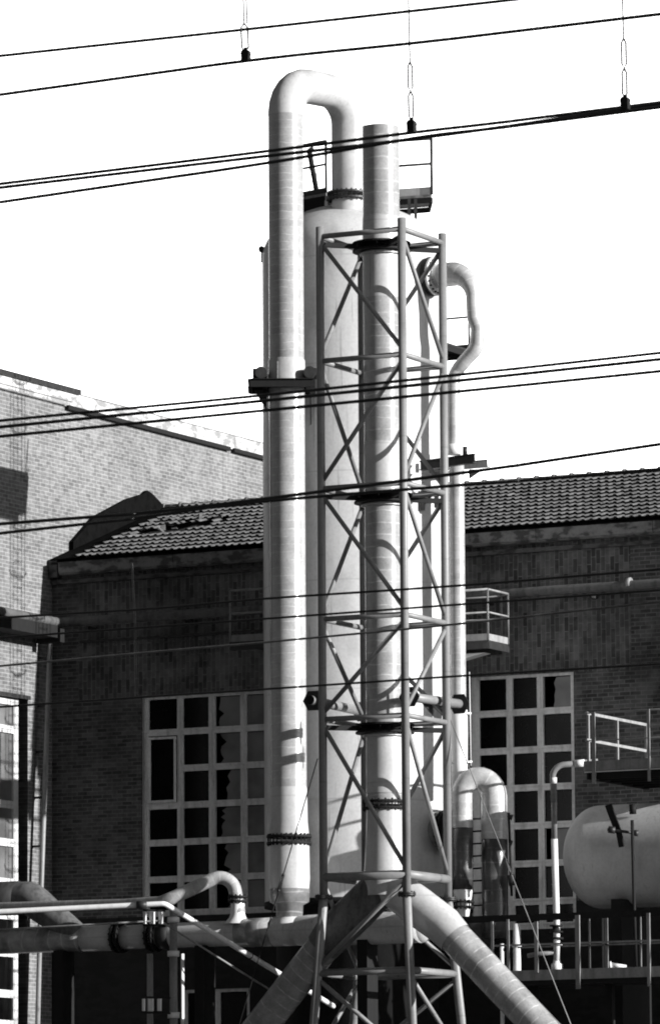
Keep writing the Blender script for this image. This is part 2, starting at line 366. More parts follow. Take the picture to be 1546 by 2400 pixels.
# tarred raised verge where the roof meets the pale wall
pts = [P(164, 1304, X=X0+.03), P(164, 1270, X=X0+.03), P(214, 1212, X=X0+.03), P(292, 1170, X=X0+.03), P(330, 1158, X=X0+.03), P(338, 1150, X=X0+.03), P(350, 1158, X=X0+.03), P(382, 1192, X=X0+.03), P(250, 1262, X=X0+.03)]
MB().prism(pts, (.10, 0, 0)).build('tarred_verge', M['tar'], hall)
a_ = V((X0+.1, ey+.12, ez)); n_ = nrm*.05
MB().prism([a_+n_, a_+d_*.99+n_, a_+d_*.99+V((.72, 0, 0))+n_, a_+V((.72, 0, 0))+n_][::-1], nrm*.03).build('tarred_strip', M['tar'], hall)
# tall gridded windows
def window(x0, x1, z1, z0, cols, pitchz, fst, yf, parent, fm, plan, first_top=.13, tall=False):
    """timber grid, then every pane as its own sheet in one mesh"""
    w = MB(); pn = MB(); fy0, fy1 = yf+.06, yf+.16; st = .10
    w.box((x0, fy0, z0), (x0+fst, fy1, z1)); w.box((x1-.10, fy0, z0), (x1, fy1, z1)); w.box((x0+fst, fy0, z1-.07), (x1-.10, fy1, z1))
    xs = [x0+fst+(x1-.10-x0-fst)*i/cols for i in range(cols+1)]; nr = int((z1-z0-.07)/pitchz)+1
    zt = z1-.07
    for r in range(nr):
        za, zb = zt-r*pitchz, max(z0, zt-(r+1)*pitchz)
        if za-zb < .1: break
        for c in range(cols):
            xa, xb = xs[c]+(.08 if c else 0), xs[c+1]-(.08 if c < cols-1 else 0)
            pz0 = zb+.16 if not (tall and c == 0 and r == 1) else zb
            pz1 = za-.02 if not (tall and c == 0 and r == 2) else za
            kind = plan(c, r)
            q = [(xa, pz0), (xb, pz0), (xb, pz1), (xa, pz1)]
            if kind == 'dark': polys = [(q, 0)]
            elif kind == 'grey': polys = [(q, 1)]
            else:                               # broken: jagged remains on the right
                e = []; n_ = random.choice((5, 7, 9)); bs = random.uniform(.12, .45); am = random.uniform(.08, .32)
                for i in range(n_+1): e.append((xa+(xb-xa)*(bs+am*random.random()*(1 if i % 2 else .4)), pz0+(pz1-pz0)*i/n_))
                polys = [([(xb, pz1), *[t for t in reversed(e)], (xb, pz0)], 1)]
            for pl, mi in polys:
                b = len(pn.v); pn.v += [V((p[0], fy0+.055, p[1])) for p in pl] ; pn.face(list(range(b, b+len(pl))), mi=mi)
            if not (tall and c == 0 and r == 1): w.box((xs[c]+(0 if c == 0 else -.08), fy0+.002, zb), (xs[c+1]+(0 if c == cols-1 else .08), fy1-.002, zb+.15))
            if c and not (tall and c == 1 and r == 9): w.box((xs[c]-.078, fy0-.004, zb), (xs[c]+.078, fy1-.004, za)); w.box((xs[c]-.012, fy0-.02, zb+.01), (xs[c]+.012, fy0-.005, za-.01))
        w.box((xs[1]-.07 if tall and r == 1 else x0, fy0-.022, zb+.10), (x1, fy0-.003, zb+.125))
    f = w.build('window', fm, parent); f['label'] = 'tall timber window of square panes'
    pn.build('panes', [M['glass'], M['gglass']], f)
    if tall:
        za, zb = zt-pitchz-.03, zt-3*pitchz+.15; xa, xb = xs[0]+.02, xs[1]-.09; t = .055
        s_ = MB(); s_.box((xa, fy0-.05, zb), (xa+t, fy0-.024, za)); s_.box((xb-t, fy0-.05, zb), (xb, fy0-.024, za)); s_.box((xa+t, fy0-.05, za-t), (xb-t, fy0-.024, za)); s_.box((xa+t, fy0-.05, zb), (xb-t, fy0-.024, zb+t))
        s_.build('casement', fm, f)
    return f
def planL(c, r): return 'dark' if c < 2 else ('broken' if c == 2 else 'grey')
def planR(c, r): return 'dark' if (c < 2 or r in (3, 5)) else ('broken' if r in (0, 4) else 'dark')
window(wl0, wl1, wz, wbot, 4, .862, .17, FY, hall, M['frame'], planL, tall=True)
window(wr0, wr1, wz+.02, wbot-.6, 3, .862, .20, FY, hall, M['frame'], planR)
window(gx0, gx1, gzt, gzt-2.6, 2, 1.3, .12, FY, hall, M['frame'], lambda c, r: 'dark')
MB().box((X0+.1, FY+2.6, 0), (XR-.1, FY+2.7, eave_z-.3)).build('inner_wall', M['roofdark'], hall)
# ------------------------------------------------------------------ pale brick building on the left
pt_z = P(406, 989, X=X0-.12).z; gl_z = P(300, 991, X=X0).z
print('parapet', pt_z, 'gutter', gl_z, P(0, 873, X=X0).z, P(598, 1043, X=X0).z, P(618, 1077, X=X0).z, P(180, 955, X=X0).z)
YL0, YL1 = P(-260, 1200, X=X0).y, P(900, 1200, X=X0).y
LB = V((X0-6, FY, 0)); left = thing('brick_building', LB, 'pale sunlit brick building wall at the left edge behind the hall roof', 'building')
lw = []   # windows on this wall: (y0,y1,z0,z1)
la, lb_ = P(-60, 1640, X=X0).y, P(66, 1640, X=X0).y
lt = P(50, 1638, X=X0).z; lbz = P(50, 2074, X=X0).z
l2t = P(50, 2140, X=X0).z
lw = [(la, lb_, lbz, lt), (la, lb_, l2t-3.2, l2t)]
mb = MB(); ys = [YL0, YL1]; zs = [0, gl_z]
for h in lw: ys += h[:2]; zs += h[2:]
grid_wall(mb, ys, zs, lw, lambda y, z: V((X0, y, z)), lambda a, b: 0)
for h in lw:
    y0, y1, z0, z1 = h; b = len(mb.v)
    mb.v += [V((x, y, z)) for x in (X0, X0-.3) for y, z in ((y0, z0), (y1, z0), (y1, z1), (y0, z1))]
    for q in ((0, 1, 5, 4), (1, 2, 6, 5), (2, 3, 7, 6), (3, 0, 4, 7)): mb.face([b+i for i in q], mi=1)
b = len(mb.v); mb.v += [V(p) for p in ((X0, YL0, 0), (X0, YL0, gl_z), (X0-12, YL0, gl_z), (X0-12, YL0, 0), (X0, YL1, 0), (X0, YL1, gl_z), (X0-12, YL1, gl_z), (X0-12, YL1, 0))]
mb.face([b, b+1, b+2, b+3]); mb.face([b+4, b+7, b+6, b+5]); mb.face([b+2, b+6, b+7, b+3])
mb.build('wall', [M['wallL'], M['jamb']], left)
mb = MB(); y = YL0
while y < YL1: mb.box((X0-.14, y+.006, gl_z+.005), (X0+.05, min(y+2.35, YL1)-.006, pt_z)); y += 2.35
mb.build('parapet_coping', M['coping'], left)
MB().box((X0-.16, YL0, pt_z+.003), (X0+.065, YL1, pt_z+.03)).build('coping_flashing', M['grey'], left)
MB().box((X0-12, YL0, gl_z), (X0-.15, YL1, gl_z+.1)).build('roof', M['roofdark'], left)
pg = P(158, 945, X=X0+.07).y; ge_ = P(532, 1045, X=X0).y
mb = MB().bar(V((X0+.075, pg, gl_z-.02)), V((X0+.075, ge_, gl_z-.02)), .08, .10).bar(V((X0+.075, ge_+.2, gl_z-.02)), V((X0+.075, YL1, gl_z-.02)), .08, .10)
mb.build('roof_edge_rail', M['black'], left)
z_ = P(90, 897, X=X0).z
MB().bar(V((X0+.06, YL0, pt_z+.06)), V((X0+.06, P(181, 925, X=X0).y, pt_z+.06)), .12, .12).build('parapet_cap', M['dark'], left)
MB().bar(V((X0+.055, YL0, gl_z+.03)), V((X0+.055, pg-.1, gl_z+.03)), .06, .03).bar(V((X0+.052, YL0, gl_z+.14)), V((X0+.052, pg+.3, gl_z+.14)), .05, .012).build('fascia_strips', M['grey'], left)
for (y0, y1, z0, z1) in lw:
    w = MB(); ff = .12; yj = P(50, 1640, X=X0).y; xa, xb = X0-.16, X0-.07
    bars = [P(48, q, X=X0).z for q in (1712, 1888, 1977)] if z0 == lbz else [z1-.95, z1-1.9, z1-2.6]
    w.box((xa, yj-.22, z0), (xb, yj, z1-.02)); w.box((xa, y0, z1-.17), (xb, yj-.22, z1-.02)); w.box((xa, y0, z0), (xb, yj-.22, z0+.13))
    ym = P(3, 1700, X=X0).y; w.box((xa-.002, ym-.3, z0+.13), (xb-.002, ym, z1-.17))
    for q in bars: w.box((xa+.002, ym, q-.09), (xb+.002, yj-.22, q+.09)); w.box((xb+.003, ym, q-.01), (xb+.02, yj-.22, q+.01)); w.box((xa+.002, y0, q-.09), (xb+.002, ym-.3, q+.09))
    f = w.build('window', M['lframe'], left); MB().box((xa+.03, y0, z0+.1), (xa+.04, yj-.1, z1-.1)).build('panes', M['gglass'] if z0 == lbz else M['glass'], f)
    MB().box((X0-.05, y0, z1), (X0+.07, y1+.02, z1+.09)).build('lintel', M['dark'], left)
# ------------------------------------------------------------------ lattice tower
MX, MY = P(942.9, 829.8, D=120).x, P(942.9, 829.8, D=120).y
SD = 1.94; LX, RY = MX-SD, MY+SD
CX, CY = MX-SD/2, MY+SD/2
corner = {'m': (MX, MY), 'l': (LX, MY), 'r': (MX, RY), 'k': (LX, RY)}
LV = [P(942.9+(y-830)*.0085, y, X=MX).z for y in (536, 830, 1131, 1439.5, 1676, 2049, 2268)]
fl_z = P(958, 2096, X=MX).z
print('levels', LV, 'tower', MX, MY)
tower = thing('lattice_tower', (CX, CY, 0), 'square lattice tower of painted steel tubes carrying the tall stack', 'lattice tower')
gl = {'l': P(735, 2400, D=120.75), 'm': P(966, 2400, D=119.85), 'r': P(1081, 2400, D=121.7), 'k': P(828, 2400, D=122.8)}
def post(cn, z):
    x, y = corner[cn]
    if z >= fl_z: return V((x, y, z))
    f = (fl_z-z)/(fl_z-gl[cn].z); return V((x+(gl[cn].x-x)*f, y+(gl[cn].y-y)*f, z))
for cn in 'mlrk':
    x, y = corner[cn]; top = LV[0] + {'m': .22, 'l': .20, 'r': .20, 'k': .05}[cn]
    po = MB().tube([(x, y, fl_z), (x, y, top)], .088, 18).tube([(x, y, top-.004), (x, y, top+.004)], .09, 18).build('post', M['tower'], tower)
    MB().tube([post(cn, fl_z), post(cn, 0)], .094, 18).build('lower_post', M['tower'], tower)
    MB().flange((x, y, fl_z), Z, .19, .022, .012, 8, .018, .08).build('flange', M['dark'], tower)
edges = (('l', 'm'), ('m', 'r'), ('r', 'k'), ('k', 'l'))
for i, z in enumerate(LV):
    for a, b in edges:
        r = .058 if i < 5 else (.095 if i == 5 else .075)
        if i == 5 and 'k' in (a, b): r = .07
        p, q = post(a, z), post(b, z); 
        MB().tube([p, q], r, 14).build('horizontal_bar', M['tower'], tower)
pat = {('l', 'm'): 0, ('m', 'r'): 0, ('k', 'l'): 0, ('r', 'k'): 0}
for i in range(7):
    z1 = LV[i]; z0 = LV[i+1] if i < 6 else LV[6]-2.0
    for (a, b) in edges:
        first, second = {('l', 'm'): ('l', 'm'), ('m', 'r'): ('m', 'r'), ('r', 'k'): ('r', 'k'), ('k', 'l'): ('k', 'l')}[(a, b)]
        s0, s1 = (first, second) if i % 2 == 0 else (second, first)
        if i in (5,) and (a, b) in (('m', 'r'), ): continue
        p, q = post(s0, z1-.12), post(s1, z0+.12)
        MB().tube([p, q], .049, 12).build('diagonal_brace', M['tower'], tower)
# collars that hold the stack
for i in (0, 2, 4):
    z = LV[i]-.17
    c = MB(); c.lathe((CX, CY, z), [(.405, -.10), (.62, -.10), (.62, -.06), (.43, -.06), (.43, .06), (.62, .06), (.62, .10), (.405, .10)], 40, sm=False)
    for k_ in range(8):
        an = k_*math.pi/4+.3; d = V((math.cos(an), math.sin(an), 0)); c.bar(V((CX, CY, z))+d*.42, V((CX, CY, z))+d*.59, .02, .09)
    for cn in 'mlrk':
        x, y = corner[cn]; d = (V((x, y, 0))-V((CX, CY, 0))).normalized(); c.bar(V((CX, CY, z))+d*.58, V((x, y, z))-d*.08, .10, .10)
    c.build('collar', M['black'], tower)
    MB().lathe((CX, CY, z-.15), [(.402, -.02), (.47, -.015), (.47, .015), (.402, .015)], 40, sm=False).build('collar_ring', M['smooth'], tower)
# cross pipes with square end plates (level of the upper guys)
for (p, q, e0) in ((P(958, 1633, D=119.75), P(1076, 1650, X=P(958, 1633, D=119.75).x), 1), (P(733, 1642, D=120.7), P(850, 1668, X=P(733, 1642, D=120.7).x), 0)):
    d = (q-p).normalized(); cpz = MB().tube([p-d*.12, q+d*.05], .10, 18).tube([p-d*.13, p-d*.12], .085, 18).build('cross_pipe', M['tower'], tower)
    for t in (p, q-d*.03):
        MB().prism([t+V((.24*math.cos(k_*math.pi/3), 0, .24*math.sin(k_*math.pi/3))) for k_ in range(6)], (0, .025, 0)).build('end_plate', M['dark'], tower)
    MB().tube([p-d*.135, p-d*.118], .098, 18).build('end_cap', M['black'], tower)
gp = P(1030, 1660, X=MX+.05)
MB().prism([P(985, 1645, D=120.6), P(1035, 1650, D=121.3), P(1032, 1700, D=121.3)], (.02, -.01, 0)).build('gusset', M['dark'], tower)
# ------------------------------------------------------------------ tall stack inside the tower
stack = thing('flue_stack', (CX, CY, 0), 'tall banded light grey stack standing inside the lattice tower, open at the top', 'stack')
def cz(y): return ZAT(CX, CY, y)
def ring_r(c, r0, zt): return
zt, zs1, zf, zb = cz(298), cz(505), cz(1887), cz(2055)
mb = MB(); mb.tube([(CX, CY, z) for z in [zs1-.5+i*(zt-zs1+.5)/10 for i in range(11)]], .39, 48, cap=False, v0=0)
mb.lathe((CX, CY, zt), [(.39, 0), (.36, 0), (.36, -.8)], 48, sm=False)
mb.build('top_section', M['column'], stack)
MB().lathe((CX, CY, 0), [(.40, cz(700)), (.402, zs1-.25), (.396, zs1-.05)], 48).build('upper_sleeve', M['smooth'], stack)
mb = MB(); mb.tube([(CX, CY, z) for z in [zf+i*(cz(560)-zf)/24 for i in range(25)]], .398, 48, cap=False); mb.build('shaft', M['column'], stack)
MB().lathe((CX, CY, 0), [(.404, cz(1145)), (.405, cz(1040))], 48).build('joint_sleeve', M['smooth'], stack)
MB().lathe((CX, CY, 0), [(.405, cz(1860)), (.402, cz(1715))], 48).build('lower_sleeve', M['smooth'], stack)
MB().flange((CX, CY, zf), Z, .49, .04, .10, 20, .022, .39).build('flange', M['black'], stack)
MB().lathe((CX, CY, 0), [(.46, zb-.40), (.47, zb-.05), (.42, cz(1970)), (.40, cz(1905)), (.40, zf-.05)], 48).build('flared_foot', M['smooth'], stack)
J = V((CX, CY, zb-.1))
lb = P(612, 2405, Y=CY); rb = P(1262, 2405, Y=CY)
for nm, e, mid in (('left', lb, P(775, 2195, Y=CY)), ('right', rb, P(1040, 2170, Y=CY))):
    st = J + (e-J)*.03; ext = e + (e-mid).normalized()*1.4*2
    MB().tube([st, st.lerp(mid, .5), mid, mid.lerp(e, .12)], [.40, .42, .41, .37], 40, cap=False).build('duct_root', M['smooth'] if nm == 'right' else M['dirt_shade'], stack)  # left root: dirt and shade both painted into a darker coat
    MB().tube(resample([mid.lerp(e, .02), e, ext]), .355, 40).build('inclined_duct', M['duct'] if nm == 'right' else M['duct_dark'], stack)  # left duct's shade is painted in with a darker wrap
# ------------------------------------------------------------------ big vessel
VD = 126.6; vc = P(831, 1300, D=VD); VX, VY = vc.x, vc.y; VR = 214*VD/FPX
def vz(y, x=831): return ZAT(VX, VY, y)
RTh = V((math.cos(YAW), math.sin(YAW), 0)); TOW = V((math.sin(YAW), -math.cos(YAW), 0))     # rightward and towards the railway
def VPT(px, py, tow):
    """point at pixel px, py standing tow metres nearer the railway than the vessel's axis"""
    d = FW + RT*((px-773)/FPX) - UP*((py-1200)/FPX)
    return V((0, 0, HC)) + d*(((vc-V((0, 0, HC))).dot(TOW)+tow)/d.dot(TOW))
vessel = thing('process_vessel', (VX, VY, 0), 'broad pale cylindrical vessel with domed top behind the lattice tower', 'vessel')
zsh = vz(606); zv0 = vz(2128)
dome = [(VR*math.cos(t), zsh+1.20*math.sin(t)) for t in [i*math.pi/2/16 for i in range(17)]]
MB().lathe((VX, VY, 0), [(VR, zv0)]+[(VR, zv0+(zsh-zv0)*i/8) for i in range(1, 9)], 96).build('shell', M['vessel'], vessel)
MB().lathe((VX, VY, 0), dome, 96).build('domed_head', M['vessel'], vessel)
MB().lathe((VX, VY, 0), [(VR-.25, 0), (VR-.25, zv0), (VR+.012, zv0), (VR+.012, zv0+.12), (VR, zv0+.12)], 64).build('skirt', M['black'], vessel)
lug = V((VX, VY, vz(583)))-RTh*(VR-.01); MB().tube([lug-RTh*.02-TOW*.06, lug-RTh*.02+TOW*.06], .07, 12).bar(lug, lug-Z*.3-RTh*.01, .03, .06).build('lifting_lug', M['dark'], vessel)
# side nozzle with bolted flange
na = (RTh*.82+TOW*.57).normalized(); nf = V((VX, VY, 0))+na*(VR+.19); nc = V((VX, VY, ZAT(nf.x, nf.y, 647))); nf.z = nc.z
print('nozzle flange at', nf)
nz = MB().tube([nc+na*(VR-.3), nf-na*.05], .30, 32).build('side_nozzle', M['vessel'], vessel)
MB().lathe(nf-na*.07, [(.24, -.05), (.44, -.05), (.44, .045), (.24, .045)], 40, na, sm=False).build('back_flange', M['black'], nz)  # shade on the flange's back painted in as black
f = MB().lathe(nf, [(.10, -.01), (.435, -.01), (.435, .045), (.10, .045)], 40, na, sm=False).build('front_flange', M['white'], nz)
bm = MB(); u = Z; w = na.cross(Z)
for k_ in range(22):
    an = 2*math.pi*k_/22; bm.tube([nf+na*.04+(u*math.cos(an)+w*math.sin(an))*.385, nf+na*.085+(u*math.cos(an)+w*math.sin(an))*.385], .021, 6, sm=False)
bm.build('bolts', M['black'], nz)
# manway low on the vessel
mh = (RTh*.86+TOW*.5).normalized(); mc = V((VX, VY, P(1000, 1950, D=125).z)); MB().tube([mc+mh*(VR-.3), mc+mh*(VR+.20)], .36, 32).build('manway', M['grey'], vessel)
MB().flange(mc+mh*(VR+.22), mh, .45, .04, .03, 18, .02, .05).lathe(mc+mh*(VR+.26), [(0, 0), (.4, 0), (.4, .03), (0, .03)], 32, mh, sm=False).build('manway_cover', M['black'], vessel)
mc2 = V((VX, VY, P(1000, 2010, D=125).z))
# fixed rungs and cage behind the vessel on its sunny side (they throw the barred shadow on the pale wall)
# ------------------------------------------------------------------ gooseneck pipe on the left
GD = 124.1; gx = P(674, 1300, D=GD); GX, GY = gx.x, gx.y; GR = 42*GD/FPX
def gz(y): return ZAT(GX, GY, y)
goose = thing('gooseneck_pipe', (GX, GY, 0), 'tall pale pipe left of the tower bending over at the top into the domed vessel', 'pipe')
na2 = P(817, 460, D=126.6)
zfl = ZAT(na2.x, na2.y, 461)
zt = gz(192)
er = .70
mt = V((na2.x, na2.y, zt)).lerp(V((GX, GY, zt)), .5)
a = fillet([V((GX, GY, gz(560))), V((GX, GY, zt)), mt], er, 6)
b = fillet([mt, V((na2.x, na2.y, zt)), V((na2.x, na2.y, zfl+.03))], er, 14)
up_ = resample([V((GX, GY, gz(845))), a[1]], .4)
MB().tube(up_, GR*.98, 48, cap=False, v0=.1).build('upper_pipe', M['goose'], goose)
MB().tube([a[1]-Z*.06]+a[1:-1]+b[1:], [GR*.99]*(len(a)-1)+[GR*.97]*(len(b)-1), 48, cap=False).build('bend', M['smooth'], goose)
MB().flange((na2.x, na2.y, zfl), Z, GR+.10, .04, .09, 26, .02, GR*.9).build('flange', M['dark'], goose)
MB().lathe((na2.x, na2.y, 0), [(GR+.0, zfl-.55), (GR*.97, zfl-.05)], 40).build('neck', M['smooth'], goose)
MB().tube(resample([V((GX, GY, gz(905))), V((GX, GY, gz(1855)))], .4), GR*1.0, 48, cap=False).build('lower_pipe', M['goose'], goose)
MB().lathe((GX, GY, 0), [(GR*1.03, gz(905)), (GR*1.03, gz(846)), (GR*.98, gz(843))], 48).build('clamp_sleeve', M['smooth'], goose)
mb = MB(); q = P(651, 870, D=GD+.1); mb.bar(q+Z*.22, q-Z*.22, .03, .035, TOW)
for k_ in range(4): mb.tube([q+Z*(.17-.11*k_)+TOW*.02, q+Z*(.17-.11*k_)+TOW*.05], .02, 6)
mb.build('hinge_plate', M['grey'], goose)
MB().lathe((GX, GY, 0), [(GR*1.12, gz(1962)), (GR*1.04, gz(1925)), (GR*1.01, gz(1852)), (GR, gz(1846))], 48).build('foot_sleeve', M['smooth'], goose)
MB().flange((GX, GY, gz(1969)), Z, GR+.10, .045, .10, 26, .022, GR*.9).build('foot_flange', M['black'], goose)
MB().lathe((GX, GY, 0), [(GR*1.10, gz(2085)), (GR*1.15, gz(2060)), (GR*1.12, gz(1975))], 48).build('foot_section', M['smooth'], goose)
MB().lathe((GX, GY, 0), [(.28, gz(2160)), (.30, gz(2122)), (GR*1.10, gz(2114)), (GR*1.14, gz(2084))], 48).build('base_cone', M['duct_dark'], goose)
# bracket that hangs the gooseneck from the vessel
br = thing('pipe_bracket', (GX, GY, gz(900)), 'black welded steel bracket with round stubs clamping the gooseneck pipe to the vessel', 'bracket')
pl, pr_ = P(592, 908, D=GD-.1), P(742, 905, D=GD-.1); zz = gz(905)
mb = MB()
for off in (.50, -.50): mb.ibeam(V((GX, GY, zz))-RTh*.80+TOW*off, V((GX, GY, zz))+RTh*.62+TOW*off, .15, .10)
for off in (-.8, -.47, .47): mb.ibeam(V((GX, GY, zz))+RTh*off+TOW*.5, V((GX, GY, zz))+RTh*off-TOW*(.95 if off > -.5 else .5), .15, .10)
mb.build('beam_frame', M['black'], br)
for off in (-.56, .50):
    MB().tube([V((GX, GY, zz+.24))+RTh*off+TOW*.45, V((GX, GY, zz+.24))+RTh*off-TOW*.6], .13, 20).build('round_stub', M['dark'], br)
    mb = MB().tube([V((GX, GY, zz+.24))+RTh*(off-.18 if off < 0 else off-.05)+TOW*.2, V((GX, GY, zz+.24))+RTh*(off+.1 if off < 0 else off+.3)+TOW*.2], .125, 20); mb.build('round_stub', M['dark'], br)
q = V((GX, GY, zz))-RTh*.72; MB().prism([q-Z*.08, q+RTh*.28-Z*.08, q+RTh*.28-Z*.55], TOW*.03).build('gusset', M['dark'], br)
q = V((GX, GY, zz))+RTh*.5; MB().prism([q-Z*.08-TOW*.2, q-Z*.08-TOW*.8, q-Z*.9-TOW*.8], RTh*.03).build('gusset', M['dark'], br)
# ------------------------------------------------------------------ S-bend pipe on the right
sb = thing('bent_pipe', VPT(1062, 1050, 1.58), 'slim pale pipe leaving the bolted side nozzle and swinging down in an S bend', 'pipe')
q0 = nf+na*.05; e1 = V((VX, VY, nf.z))+na*3.17
path = fillet([q0, e1, VPT(1109, 745, 1.81), VPT(1119, 770, 1.80), VPT(1117, 815, 1.80), VPT(1062, 876, 1.58), VPT(1062, 1056, 1.58)], [.55, .3, .3, .35, .4], 9)
path = resample(path, .12); n = len(path); L = [0]
for i_ in range(1, n): L.append(L[-1]+(path[i_]-path[i_-1]).length)
def rad(l):
    t = l/L[-1]; r = .27 if l < .45 else (.27-(l-.45)/.75*.118 if l < 1.2 else .152)
    if 1.9 < l < 2.6: r = .152+.012*math.sin((l-1.9)/.7*math.pi)
    return r-(.012 if t > .62 else 0)
MB().tube(path, [rad(l) for l in L], 28).build('bent_section', M['thin'], sb)
MB().lathe(q0, [(.05, 0), (.27, 0), (.27, .06), (.05, .06)], 32, na, sm=False).build('collar', M['white'], sb)
MB().tube([VPT(1062, 1042, 1.58), VPT(1063, 1066, 1.58)], [.17, .155], 20).build('end_ring', M['white'], sb)
rs = thing('riser_pipe', VPT(1075, 1800, 1.58), 'straight grey vertical pipe on the right of the tower below the steel bracket', 'pipe')
a, b = VPT(1069, 1078, 1.58), VPT(1075, 1840, 1.58); b.x, b.y = a.x+.03, a.y+.02
pth = resample([a, VPT(1074, 1668, 1.58)], .4)
MB().tube(pth, .168, 28).build('pipe', M['thin'], rs)
MB().tube([VPT(1075, 1664, 1.58), VPT(1075, 1720, 1.58), VPT(1076, 1790, 1.58), VPT(1076, 1850, 1.58)], [.185, .19, .175, .165], 28).build('sleeve', M['white'], rs)
MB().tube([VPT(1099, 1575, 1.58), VPT(1103, 1795, 1.58)], .012, 8).tube([VPT(1060, 1672, 1.68), VPT(1104, 1672, 1.68)], .022, 8).tube([VPT(1055, 1788, 1.68), VPT(1106, 1785, 1.68)], .022, 8).build('guide_rod', M['white'], rs)
# steel bracket above the riser
sbk = thing('steel_bracket', VPT(1070, 1085, 1.58), 'dark crossed steel beams jutting right of the tower above the riser pipe', 'bracket')
mb = MB(); pA = V((VX, VY, 0)); zk = VPT(1070, 1085, 1.58).z
mb.ibeam(VPT(985, 1092, 1.73), VPT(1112, 1074, 2.58), .17, .13)
mb.build('front_beam', M['dark'], sbk)
MB().ibeam(VPT(1072, 1092, 1.48), VPT(1141, 1086, 0.28), .15, .12).build('cross_beam', M['dark'], sbk)
MB().ibeam(VPT(1000, 1090, 0.08), VPT(1075, 1094, 1.58), .15, .12).build('rear_beam', M['dark'], sbk)
MB().tube([VPT(1089, 1047, 1.98), VPT(1089, 1066, 1.98)], .055, 12).build('stub_post', M['dark'], sbk)
MB().prism([VPT(1098, 1100, 2.18), VPT(1130, 1100, 2.18), VPT(1098, 1122, 2.18)], (.03, .0, 0)).prism([VPT(1004, 1106, 1.88), VPT(1052, 1104, 1.88), VPT(1030, 1128, 1.88)], (.03, 0, 0)).build('gusset', M['dark'], sbk)
MB().bar(VPT(990, 1150, 1.48), VPT(990, 1196, 1.48), .06, .10).bar(VPT(1022, 1150, 1.58), VPT(1022, 1190, 1.58), .06, .10).bar(VPT(988, 1152, 1.48), VPT(1026, 1148, 1.58), .05, .07).bar(VPT(994, 1180, 1.48), VPT(1018, 1152, 1.58), .03, .05).build('clip_angle', M['dark'], sbk)
# ------------------------------------------------------------------ inverted U duct low right
UD = 123.4
ud = thing('inverted_u_duct', P(1100, 2140, D=UD), 'thick inverted U duct with white bend and dark legs right of the tower', 'duct')
l0, l1 = P(1084, 2130, D=UD), P(1160, 2190, D=UD)
z1 = P(1110, 1862, D=UD).z; dl = V((l1.x-l0.x, l1.y-l0.y, 0)); 
pa = V((l0.x, l0.y, z1)); pb = V((l1.x, l1.y, z1))
arc = [pa.lerp(pb, .5)-dl*.5*math.cos(t)+Z*(dl.length*.5*1.08*math.sin(t)) for t in [math.pi*i/14 for i in range(15)]]
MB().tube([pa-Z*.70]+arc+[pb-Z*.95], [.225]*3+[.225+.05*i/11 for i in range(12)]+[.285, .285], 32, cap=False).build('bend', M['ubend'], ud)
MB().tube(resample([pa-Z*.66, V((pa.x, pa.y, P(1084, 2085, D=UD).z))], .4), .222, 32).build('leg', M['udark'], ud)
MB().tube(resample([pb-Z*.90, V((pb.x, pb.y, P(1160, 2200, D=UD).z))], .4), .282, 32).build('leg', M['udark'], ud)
MB().lathe((pa.x, pa.y, P(1084, 2100, D=UD).z), [(.13, -.45), (.17, -.2), (.21, .1), (.2, .22)], 28).build('outlet_cone', M['white'], ud)
MB().flange((pa.x, pa.y, P(1084, 2120, D=UD).z), Z, .25, .035, .07, 14, .02, .12).build('flange', M['black'], ud)
cpole = MB().tube([P(1191, 1905, D=UD-.2), P(1198, 2100, D=UD-.2)], .028, 10).build('conduit', M['black'], ud)
MB().tube([P(1188, 1912, D=UD-.2), P(1200, 1916, D=UD-.2)], [.02, .07], 14).build('lamp_hood', M['dark'], ud)
for a_, b_, r_ in ((P(1194, 1975, D=UD-.25), P(1199, 1977, D=UD-.25), .06), (P(1196, 2050, D=UD-.25), P(1200, 2075, D=UD-.25), .08)): MB().tube([a_, b_], r_, 12).build('conduit_box', M['dark'], ud)
# ladder between the two legs
lad = thing('vertical_ladder', P(1118, 2100, D=UD+.9), 'short dark ladder seen between the legs of the inverted U duct', 'ladder')
mb = MB()
for px in (1106, 1132): mb.tube([P(px, 1900, D=UD+.9), P(px, 2140, D=UD+.9)], .02, 8)
mb.build('rails', M['black'], lad)
for i_ in range(8): MB().tube([P(1104, 1920+i_*29, D=UD+.9), P(1134, 1918+i_*29, D=UD+.9)], .02, 8).build('rung', M['black'], lad)
# ------------------------------------------------------------------ platforms and railings
def rail_run(root, pts, z, n, mat, hgt=1.1, toe=.12, tr=.022, name='railing', closed=False, mid=True, toemat=None):
    """one straight side after the other: posts, top rail, mid rail, toe board"""
    for si, (a, b) in enumerate(zip(pts, pts[1:])):
        a, b = V((a[0], a[1], z)), V((b[0], b[1], z)); mb = MB(); k_ = max(1, n if isinstance(n, int) else round((b-a).length/(n or 99)))
        for i in range(k_+1):
            if n is None and (i or si): continue
            p = a.lerp(b, i/k_); mb.tube([p, p+Z*hgt], tr, 8)
        mb.tube([a+Z*hgt, b+Z*hgt], tr, 8)
        if mid: mb.tube([a+Z*hgt*.55, b+Z*hgt*.55], tr*.85, 8)
        mb.build(name, mat, root)
        if toe: MB().bar(a+Z*(toe/2), b+Z*(toe/2), .008, toe).build('toe_board', toemat or mat, root)
